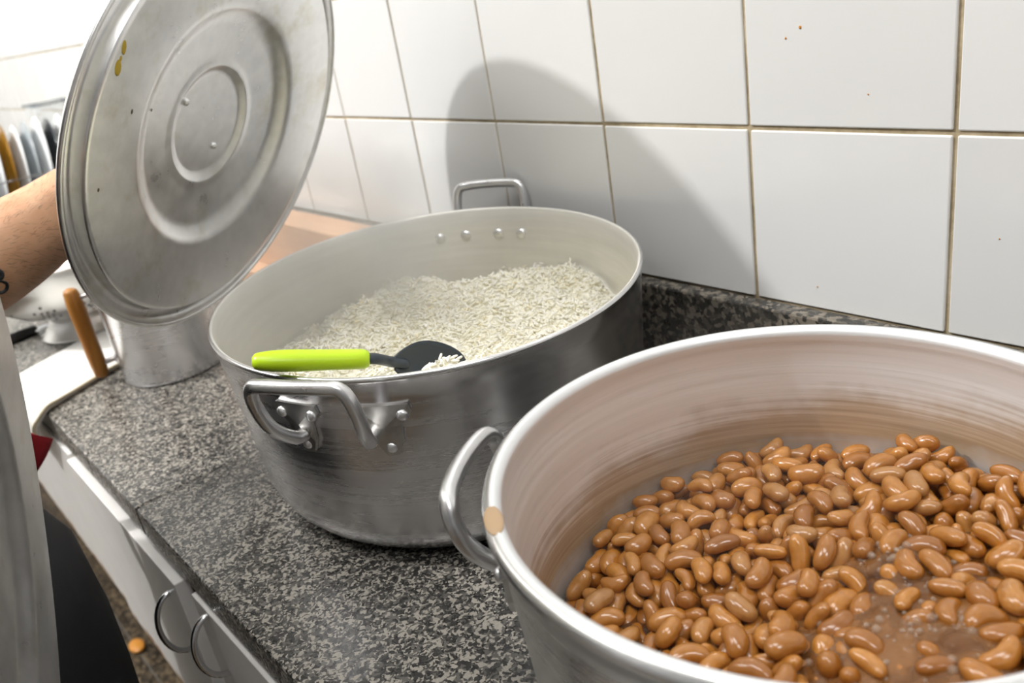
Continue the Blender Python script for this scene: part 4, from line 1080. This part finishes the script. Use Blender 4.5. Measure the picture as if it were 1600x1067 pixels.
def bowl_pt(a, s):
    pr = prof[4:9]
    L_ = [0]
    for i in range(1, len(pr)):
        L_.append(L_[-1] + math.hypot(pr[i][0] - pr[i - 1][0], pr[i][1] - pr[i - 1][1]))
    d = s * L_[-1]
    for i in range(1, len(pr)):
        if d <= L_[i] or i == len(pr) - 1:
            f = (d - L_[i - 1]) / (L_[i] - L_[i - 1])
            r = pr[i - 1][0] + (pr[i][0] - pr[i - 1][0]) * f
            h = pr[i - 1][1] + (pr[i][1] - pr[i - 1][1]) * f
            tr, th = pr[i][0] - pr[i - 1][0], pr[i][1] - pr[i - 1][1]
            l = math.hypot(tr, th)
            n = Vector((math.cos(a) * th / l, math.sin(a) * th / l, -tr / l))
            return CC + Vector((r * math.cos(a), r * math.sin(a), h)), n
for g in range(10):
    a0 = 2 * PI * g / 10 - 0.62
    for (da, ds) in [(0, 0)] + [(0.075 * math.cos(q), 0.085 * math.sin(q)) for q in [k * PI / 3 for k in range(6)]] + [(0.15 * math.cos(q), 0.17 * math.sin(q)) for q in [k * PI / 3 + PI / 6 for k in range(6)]]:
        p, n = bowl_pt(a0 + da, 0.42 + ds)
        hol.append(ball_vf(p + n * 0.0003, 0.0022, frame(n), 8, 4, (1, 1, 0.12)))
V, F = join(hol)
stuff(obj('holes', V, F, M['hole'], co))
for s in (0, PI):
    a = 0.9 + s
    P = [CC + Vector(((0.134 + o_) * math.cos(a + d_), (0.134 + o_) * math.sin(a + d_), z_)) for d_, o_, z_ in ((-0.26, 0, .113), (-0.24, .016, .114), (-.1, .026, .116), (.1, .026, .116), (.24, .016, .114), (.26, 0, .113))]
    tube('handle', smooth_path(P, 4), 0.0032, M['alu_handle'], co, seg=10)
kn = thing('knife', 'small black handled knife lying beside the colander', 'knife', (-0.856, -0.40, 0.0))
tube('handle', [(-0.846, -0.440, 0.0065), (-0.851, -0.420, 0.0068), (-0.8566, -0.396, 0.0065)], [0.0052, 0.0058, 0.0050], M['black_plastic'], kn, seg=12, flat=1.6)
V, F = box_vf(-0.0011, 0.0011, 0, 0.085, -0.007, 0.007, 0.0004)
V = [(-0.8560 - 0.18 * y + 0.0 + z * (1 - y / 0.085 * .8), -0.398 + 0.98 * y, 0.0066 + x) for x, y, z in V]
obj('blade', V, F, M['steel'], kn, False)

# ---------------------------------------------------------------- dish rack at the far end
dx = -1.50
dk = thing('dish_rack', 'wire dish rack holding upright plates at the far end of the worktop', 'rack', (dx, -0.19, 0.0))
for z in (0.055, 0.168):
    P = [(dx - 0.13, -0.32, z), (dx + 0.13, -0.32, z), (dx + 0.13, -0.095, z), (dx - 0.13, -0.095, z)]
    tube('rail', smooth_path([Vector(p) for p in P], 1, True), 0.0022, M['steel'], dk, seg=8, closed=True)
for (x, y) in ((dx - .13, -.32), (dx + .13, -.32), (dx + .13, -.095), (dx - .13, -.095)):
    tube('leg', [(x, y, 0.004), (x, y, 0.09), (x, y, 0.17)], 0.0028, M['steel'], dk, seg=8)
ys = [-0.302 + 0.0225 * k for k in range(9)]
for y in ys:
    for x in (dx - 0.05, dx + 0.05):
        tube('wire', [(x, y - 0.011, 0.055), (x, y - 0.011, 0.10), (x, y - 0.008, 0.125)], 0.0013, M['steel'], dk, seg=6)
plate_prof = [(0, 0), (0.055, 0), (0.062, 0.003), (0.075, 0.010), (0.096, 0.0145), (0.0985, 0.0160), (0.0975, 0.0175), (0.094, 0.0165), (0.073, 0.0125), (0.060, 0.006), (0.054, 0.003), (0, 0.003)]
kinds = [('china', 'white'), ('china', 'white'), ('amber', 'amber glass'), ('china', 'white'), ('grey_china', 'grey'), ('china', 'white'), ('dark_china', 'black'), ('china', 'white'), ('grey_china', 'grey')]
where = ['white plate first from the open end of the rack', 'white plate standing just before the amber one in the rack', 'amber glass plate standing in the dish rack', 'white plate standing between the amber and grey plates', 'grey plate between two white ones in the dish rack',
         'white plate standing between the grey and black plates', 'black plate standing in the dish rack among pale ones', 'white plate standing just beyond the black one in the rack', 'grey plate at the wall end of the dish rack']
for i, (mk, w) in enumerate(kinds):
    r = 0.102 + 0.002 * (i % 3)
    k = r / 0.0985
    ax = Vector((0.06, 1.0, -0.16))
    c = Vector((dx + 0.004 * (i % 2), ys[i] - 0.006, 0.063 + r * 0.99))
    V, F, FM = lathe_vf([(a * k, h * k) for a, h in plate_prof], 64, c, ax)
    o = obj('plate', V, F, M[mk], None)
    tag(o, where[i], 'plate', 'plates in the dish rack')
bw = lathe('bowl', [(0, 0), (0.035, 0), (0.037, 0.004), (0.060, 0.018), (0.078, 0.044), (0.080, 0.046), (0.0775, 0.046), (0.058, 0.021), (0.034, 0.006), (0, 0.005)], M['china'], None, c=(-1.27, -0.235, 0.0), seg=56)
bw.location.z += 0.0
tag(bw, 'white bowl standing on the worktop before the dish rack', 'bowl')
ct = thing('container', 'tall clear plastic container half filled behind the dish rack', 'container', (-1.66, -0.105, 0.0))
V, F = box_vf(-1.712, -1.608, -0.132, -0.045, 0.0, 0.283, 0.010)
o = obj('jar', V, F, M['clear'], ct, False)
box('contents', -1.704, -1.616, -0.090, -0.053, 0.010, 0.235, M['grey_china'], ct, 0.004)
tube('rim', smooth_path([Vector(p) for p in ((-1.712, -0.132, 0.283), (-1.608, -0.132, 0.283), (-1.608, -0.045, 0.283), (-1.712, -0.045, 0.283))], 1, True), 0.003, M['grey_china'], ct, seg=8, closed=True)

# scrap on the floor under the cabinet
V, F = ball_vf((-1.299, -0.397, -0.893), 0.022, None, 12, 8, (1.3, 0.8, 0.3))
o = obj('carrot_scrap', V, F, M['sauce'], None)
tag(o, 'orange scrap of food dropped on the dark floor', 'scrap')

# ---------------------------------------------------------------- the cook
def skin_vf(J, E, root, sub=2):
    """J: name -> (point, radius or (rx, ry)); returns evaluated verts and faces in world space"""
    names = list(J)
    me = bpy.data.meshes.new('skeleton')
    me.from_pydata([tuple(J[n][0]) for n in names], [(names.index(a), names.index(b)) for a, b in E], [])
    o = bpy.data.objects.new('skeleton', me)
    COL.objects.link(o)
    o.modifiers.new('Skin', 'SKIN').use_smooth_shade = True
    s = o.modifiers.new('Sub', 'SUBSURF')
    s.levels = s.render_levels = sub
    for i, n in enumerate(names):
        r = J[n][1]
        d = me.skin_vertices[0].data[i]
        d.radius = (r, r) if not isinstance(r, tuple) else r
        d.use_root = (n == root)
    dg = bpy.context.evaluated_depsgraph_get()
    dg.update()
    ev = o.evaluated_get(dg)
    m2 = ev.to_mesh()
    V = [tuple(v.co) for v in m2.vertices]
    F = [tuple(p.vertices) for p in m2.polygons]
    ev.to_mesh_clear()
    bpy.data.objects.remove(o, do_unlink=True)
    return V, F
px = -0.20
J = dict(pelvis=((px, -0.633, 0.02), (0.160, 0.142)), waist=((px, -0.665, 0.17), (0.140, 0.100)), chest=((px, -0.715, 0.34), (0.165, 0.115)), neckb=((px, -0.765, 0.475), (0.085, 0.07)), neck=((px, -0.775, 0.545), 0.056), skull=((px, -0.765, 0.60), 0.06),
         hl=((px - .10, -0.628, -0.07), (0.105, 0.134)), hr=((px + .10, -0.628, -0.07), (0.105, 0.134)), kl=((px - .11, -0.620, -0.45), 0.068), kr=((px + .11, -0.620, -0.45), 0.068), cl=((px - .115, -0.665, -0.58), 0.056), cr=((px + .115, -0.665, -0.58), 0.056),
         al=((px - .12, -0.675, -0.83), 0.040), ar=((px + .12, -0.675, -0.83), 0.040), fl=((px - .14, -0.570, -0.868), (0.042, 0.026)), fr=((px + .14, -0.570, -0.868), (0.042, 0.026)),
         sl=((px - .165, -0.745, 0.450), 0.062), sr=((px + .165, -0.745, 0.450), 0.062),
         # the arm over the worktop that lifts the first lid
         ul=((-0.345, -0.690, 0.335), 0.050), el=((-0.288, -0.610, 0.212), 0.044), f1=((-0.276, -0.545, 0.218), 0.049), f2=((-0.270, -0.480, 0.235), 0.0460), f3=((-0.272, -0.420, 0.253), 0.0355), wl=((-0.282, -0.368, 0.283), 0.0255),
         # the other arm, down to the lid held on edge
         ur=((0.030, -0.800, 0.320), 0.050), er=((0.055, -0.830, 0.190), 0.043), g1=((0.080, -0.780, 0.180), 0.044), g2=((0.105, -0.715, 0.182), 0.032), wr=((0.118, -0.690, 0.186), 0.0255))
E_ = [('pelvis', 'waist'), ('waist', 'chest'), ('chest', 'neckb'), ('neckb', 'neck'), ('neck', 'skull'), ('pelvis', 'hl'), ('pelvis', 'hr'), ('hl', 'kl'), ('hr', 'kr'), ('kl', 'cl'), ('kr', 'cr'), ('cl', 'al'), ('cr', 'ar'), ('al', 'fl'), ('ar', 'fr'),
      ('chest', 'sl'), ('chest', 'sr'), ('sl', 'ul'), ('ul', 'el'), ('el', 'f1'), ('f1', 'f2'), ('f2', 'f3'), ('f3', 'wl'), ('sr', 'ur'), ('ur', 'er'), ('er', 'g1'), ('g1', 'g2'), ('g2', 'wr')]
JB = dict(J)
for n_ in ('pelvis', 'hl', 'hr', 'kl', 'kr', 'cl', 'cr'):
    r_ = J[n_][1]
    JB[n_] = (J[n_][0], tuple(k * 0.66 for k in r_) if isinstance(r_, tuple) else r_ * 0.76)
for n_ in ('waist', 'chest'):
    JB[n_] = (J[n_][0], tuple(k * 0.80 for k in J[n_][1]))
for n_ in ('sl', 'sr'):
    JB[n_] = (J[n_][0], J[n_][1] * 0.80)
bodyp = [skin_vf(JB, E_, 'pelvis', 2)]

def hand(wrist, bar, bd, out, rw_):
    """palm outside the bar, four fingers and a thumb closed round it; out points from the lid to the palm"""
    bd, out = Vector(bd).normalized(), Vector(out).normalized()
    s = bd.cross(out).normalized()
    if (wrist - bar).dot(s) > 0:
        s = -s
    knuckle = bar + out * 0.020 + s * 0.004
    palm = bar + out * 0.030 - s * 0.034
    prt = [skin_vf(dict(a=(wrist, (rw_, rw_ * 0.8)), b=(wrist.lerp(palm, .55), (0.026, 0.021)), c=(palm, (0.036, 0.017)), d=(knuckle + out * 0.004 - s * 0.004, (0.036, 0.013))), [('a', 'b'), ('b', 'c'), ('c', 'd')], 'b', 2)]
    tgt = [(-0.030, 0.92), (-0.010, 1.0), (0.010, 0.97), (0.029, 0.82)]
    for (o_, ln) in tgt:
        base = bar + bd * o_
        pts = [(palm + bd * o_ * 0.8).lerp(knuckle + bd * o_, 0.5), knuckle + bd * o_ + out * 0.003]
        for k in range(1, 5):
            a = math.radians(52 * k * ln)
            rr = 0.0185 - 0.0012 * k
            pts.append(base + out * rr * math.cos(a) + s * rr * math.sin(a))
        fr_ = [0.0095, 0.0095, 0.0088, 0.0082, 0.0078, 0.0066]
        prt.append(tube_vf(smooth_path(pts, 3), [fr_[min(int(i / 3), 5)] for i in range((len(pts) - 1) * 3 + 1)], 12))
    th = [palm - bd * 0.024 - s * 0.008, palm - bd * 0.046 + s * 0.006 - out * 0.008, bar - bd * 0.048 - s * 0.016, bar - bd * 0.040 - out * 0.012 - s * 0.012]
    prt.append(tube_vf(smooth_path(th, 4), [0.0125] * 4 + [0.0112] * 4 + [0.0100] * 4 + [0.0080], 12))
    return prt
bodyp += hand(Vector((-0.282, -0.368, 0.283)), BAR1, BD1, -LN, 0.0255)
bodyp += hand(Vector((0.118, -0.690, 0.186)), BAR2, BD2, -N2, 0.0255)
# head, looking down at the pots
HF = Vector((0.10, 0.86, -0.50)).normalized()
HX = HF.cross(Vector((0, 0, 1))).normalized()
HZ = HX.cross(HF).normalized()
HCn = Vector((px, -0.745, 0.668))
hv, hf = ball_vf(HCn, 0.1, (HX, HF, HZ), 32, 22, (0.76, 0.95, 1.14))
hv2 = []
for p in hv:
    q = Vector(p) - HCn
    x, y, z = q.dot(HX), q.dot(HF), q.dot(HZ)
    if z < 0:
        x *= 1 + 1.6 * z
        y = y * (1 + 0.9 * z) + (0.10 * -z if y > 0 else 0.14 * -z)
    # nose, brow, sockets, chin
    if y > 0:
        y += 0.024 * math.exp(-(x / 0.011) ** 2) * math.exp(-((z + 0.018) / 0.020) ** 2)
        y -= 0.010 * math.exp(-((abs(x) - 0.030) / 0.014) ** 2) * math.exp(-((z - 0.006) / 0.012) ** 2)
        y += 0.006 * math.exp(-((z - 0.028) / 0.010) ** 2)
    hv2.append(tuple(HCn + HX * x + HF * y + HZ * z))
bodyp.append((hv2, hf))
for sgn in (-1, 1):
    ear = ball_vf(HCn + HX * (0.075 * sgn) - HF * 0.008 - HZ * 0.006, 0.03, (HX, HF, HZ), 12, 8, (0.35, 0.62, 1.0))
    bodyp.append(ear)
V, F = join(bodyp)
pr = thing('person', 'cook in black clothes with a tattooed forearm lifting the pot lid', 'person', (px, -0.645, -0.9))
obj('body', V, F, M['skin'], pr)
hq, hqf = ball_vf(HCn + HZ * 0.012 - HF * 0.010, 0.1, (HX, HF, HZ), 28, 18, (0.82, 0.99, 1.16))
keep = [i for i, p in enumerate(hq) if (lambda q: q.dot(HZ) > 0.030 + 0.25 * max(0, q.dot(HF)) or (q.dot(HF) < -0.015 and q.dot(HZ) > -0.07))(Vector(p) - HCn)]
ks = set(keep)
obj('hair', hq, [f for f in hqf if all(i in ks for i in f)], M['hair'], pr)
for sgn in (-1, 1):
    e = HCn + HX * (0.030 * sgn) + HF * 0.0765 + HZ * 0.005
    V, F = ball_vf(e, 0.0115, (HX, HF, HZ), 14, 10)
    ey = obj('eye', V, F, M['eye'], pr)
    V, F = ball_vf(e + HF * 0.0085, 0.0055, (HX, HF, HZ), 10, 8, (1, 0.7, 1))
    obj('iris', V, F, M['hair'], ey)
    tube('eyebrow', [HCn + HX * (sgn * x) + HF * y + HZ * z for x, y, z in ((.014, .0985, .026), (.030, .0935, .031), (.046, .083, .026))], 0.0036, M['hair'], pr, seg=8)
tube('mouth', [HCn + HX * x + HF * y + HZ * -0.058 for x, y in ((-.022, .082), (-.010, .0895), (0, .091), (.010, .0895), (.022, .082))], [0.003, 0.0052, 0.0055, 0.0052, 0.003], M['lip'], pr, seg=10)
# clothes follow the body
def shell(names, edges, root, extra, grow):
    Q = {}
    for n in names:
        p, r = J[n]
        g = grow.get(n, 0.010)
        Q[n] = (p, tuple(k + g for k in r) if isinstance(r, tuple) else r + g)
    Q.update(extra)
    return skin_vf(Q, edges, root, 2)
V, F = shell(['pelvis', 'hl', 'hr', 'kl', 'kr', 'cl', 'cr', 'al', 'ar'], [('top', 'pelvis'), ('pelvis', 'hl'), ('pelvis', 'hr'), ('hl', 'kl'), ('hr', 'kr'), ('kl', 'cl'), ('kr', 'cr'), ('cl', 'al'), ('cr', 'ar')], 'pelvis',
             dict(top=((px, -0.640, 0.085), (0.152, 0.122))), {'al': 0.030, 'ar': 0.030, 'cl': 0.022, 'cr': 0.022})
obj('trousers', V, F, M['black_cloth'], pr)
secs = [(-0.005, -0.652, 0.178, 0.128), (0.05, -0.655, 0.172, 0.124), (0.12, -0.662, 0.163, 0.118), (0.20, -0.675, 0.165, 0.120), (0.28, -0.700, 0.180, 0.130), (0.36, -0.722, 0.192, 0.134), (0.42, -0.738, 0.195, 0.122), (0.46, -0.752, 0.165, 0.100), (0.490, -0.764, 0.105, 0.082), (0.507, -0.769, 0.078, 0.070), (0.503, -0.769, 0.072, 0.064)]
V, F = [], []
for (z, cy, rx, ry) in secs:
    for k in range(40):
        a = 2 * PI * k / 40
        V.append((px + rx * math.copysign(abs(math.cos(a)) ** 0.85, math.cos(a)), cy + ry * math.copysign(abs(math.sin(a)) ** 0.9, math.sin(a)), z + 0.003 * math.sin(3 * a) * (z < 0)))
for i in range(len(secs) - 1):
    for k in range(40):
        F.append((i * 40 + k, i * 40 + (k + 1) % 40, (i + 1) * 40 + (k + 1) % 40, (i + 1) * 40 + k))
slv = []
for (s0, s1, s2) in (((px - .13, -0.745, 0.435), (px - .165, -0.735, 0.405), (-0.352, -0.698, 0.345)), ((px + .13, -0.745, 0.435), (px + .175, -0.755, 0.405), (0.020, -0.792, 0.335))):
    slv.append(tube_vf(smooth_path([s0, s1, s2], 6), [0.066] * 4 + [0.074] * 4 + [0.071] * 5, 20))
V, F = join([(V, F)] + slv)
obj('shirt', V, F, M['black_cloth'], pr)
for sgn in (-1, 1):
    c = Vector((px + 0.135 * sgn, -0.600, -0.872))
    V, F = ball_vf(c, 0.1, None, 20, 12, (0.50, 1.28, 0.44))
    V = [(x, y, max(z, -0.8995)) for x, y, z in V]
    obj('shoe', V, F, M['black_plastic'], pr)
# forearm hair and tattoo laid on the skin
dg = bpy.context.evaluated_depsgraph_get()
dg.update()
bo = [o for o in pr.children if o.name.startswith('body')][0]
from mathutils.bvhtree import BVHTree
bvh = BVHTree.FromPolygons([v.co + wloc(bo) for v in bo.data.vertices], [tuple(p.vertices) for p in bo.data.polygons])
AX = [Vector(J[n][0]) for n in ('f1', 'f2', 'f3', 'wl')]
rh = random.Random(21)
HV, HFc = [], []
def on_arm(t, ang, lift=0.0):
    k = min(int(t * 3), 2)
    c = AX[k].lerp(AX[k + 1], t * 3 - k)
    d = (AX[k + 1] - AX[k]).normalized()
    u = d.cross(Vector((0, 0, 1))).normalized()
    w = u.cross(d)
    out = u * math.cos(ang) + w * math.sin(ang)
    hit = bvh.ray_cast(c + out * 0.12, -out, 0.12)
    if hit[0] is None:
        return None
    return hit[0] + hit[1] * lift, hit[1], d
for k in range(1700):
    r = on_arm(rh.uniform(0.05, 0.98), rh.uniform(-0.9, 2.6), -0.0002)
    if r is None:
        continue
    p, n, d = r
    side_ = d.cross(n).normalized()
    dirn = (d * rh.uniform(.5, 1) + n * rh.uniform(.25, .6) + side_ * rh.uniform(-.5, .5) - Vector((0, 0, .3))).normalized()
    l = rh.uniform(0.004, 0.009)
    w = dirn.cross(n).normalized() * 0.00007
    q = p + dirn * l * .5 + n * 0.0005
    e = p + dirn * l
    b = len(HV)
    HV += [tuple(p - w), tuple(p + w), tuple(q + w * .8), tuple(q - w * .8), tuple(e)]
    HFc += [(b, b + 1, b + 2, b + 3), (b + 3, b + 2, b + 4)]
stuff(obj('arm_hair', HV, HFc, M['hair'], pr))
parts = []
for (t0, a0, rt_, ra_) in ((0.300, -0.16, 0.022, 0.10), (0.286, -0.42, 0.024, 0.13)):
    P = []
    for k in range(22):
        q = 2 * PI * k / 22
        r = on_arm(t0 + rt_ * math.cos(q), a0 + ra_ * math.sin(q), 0.0001)
        if r:
            P.append(r[0])
    parts.append(tube_vf(P, 0.0021, 6, 0.35, closed=True))
V, F = join(parts)
obj('tattoo', V, F, M['ink'], pr)

# ---------------------------------------------------------------- steam
def steam(label, c, s, dens, seed, lo=0.42, hi=0.72):
    V, F = ball_vf(c, 1.0, None, 24, 14, s)
    n = N('steam_%d' % seed)
    n.t.nodes.remove(n.b)
    v = n.add('ShaderNodeVolumePrincipled')
    v.inputs['Color'].default_value = (0.96, 0.96, 0.96, 1)
    v.inputs['Anisotropy'].default_value = 0.2
    co_ = n.coord((1, 1, 0.6), 'Object', (seed, 0, 0))
    f = n.noise(co_, 9, 3, 0.55, 0.6)
    d = n.ramp(f, [(lo, 0.0), (hi, 1.0)])
    g = n.add('ShaderNodeTexGradient', gradient_type='SPHERICAL')
    n.put(g.inputs[0], n.coord((1 / s[0], 1 / s[1], 1 / s[2])))
    e = n.ramp(g.outputs['Fac'], [(0.0, 0.0), (0.55, 1.0)])
    n.put(v.inputs['Density'], n.math('MULTIPLY', n.math('MULTIPLY', d, e), dens))
    n.t.links.new(v.outputs[0], n.out.inputs['Volume'])
    o = obj('steam', V, F, n.m, None, origin=c)
    tag(o, label, 'steam', None, 'stuff')
    return o
steam('thin white steam rising from the rice', (-0.10, -0.26, 0.185), (0.17, 0.16, 0.12), 10.0, 2)
steam('faint steam drifting over the simmering beans', (0.33, -0.30, 0.155), (0.13, 0.13, 0.09), 0.7, 5)
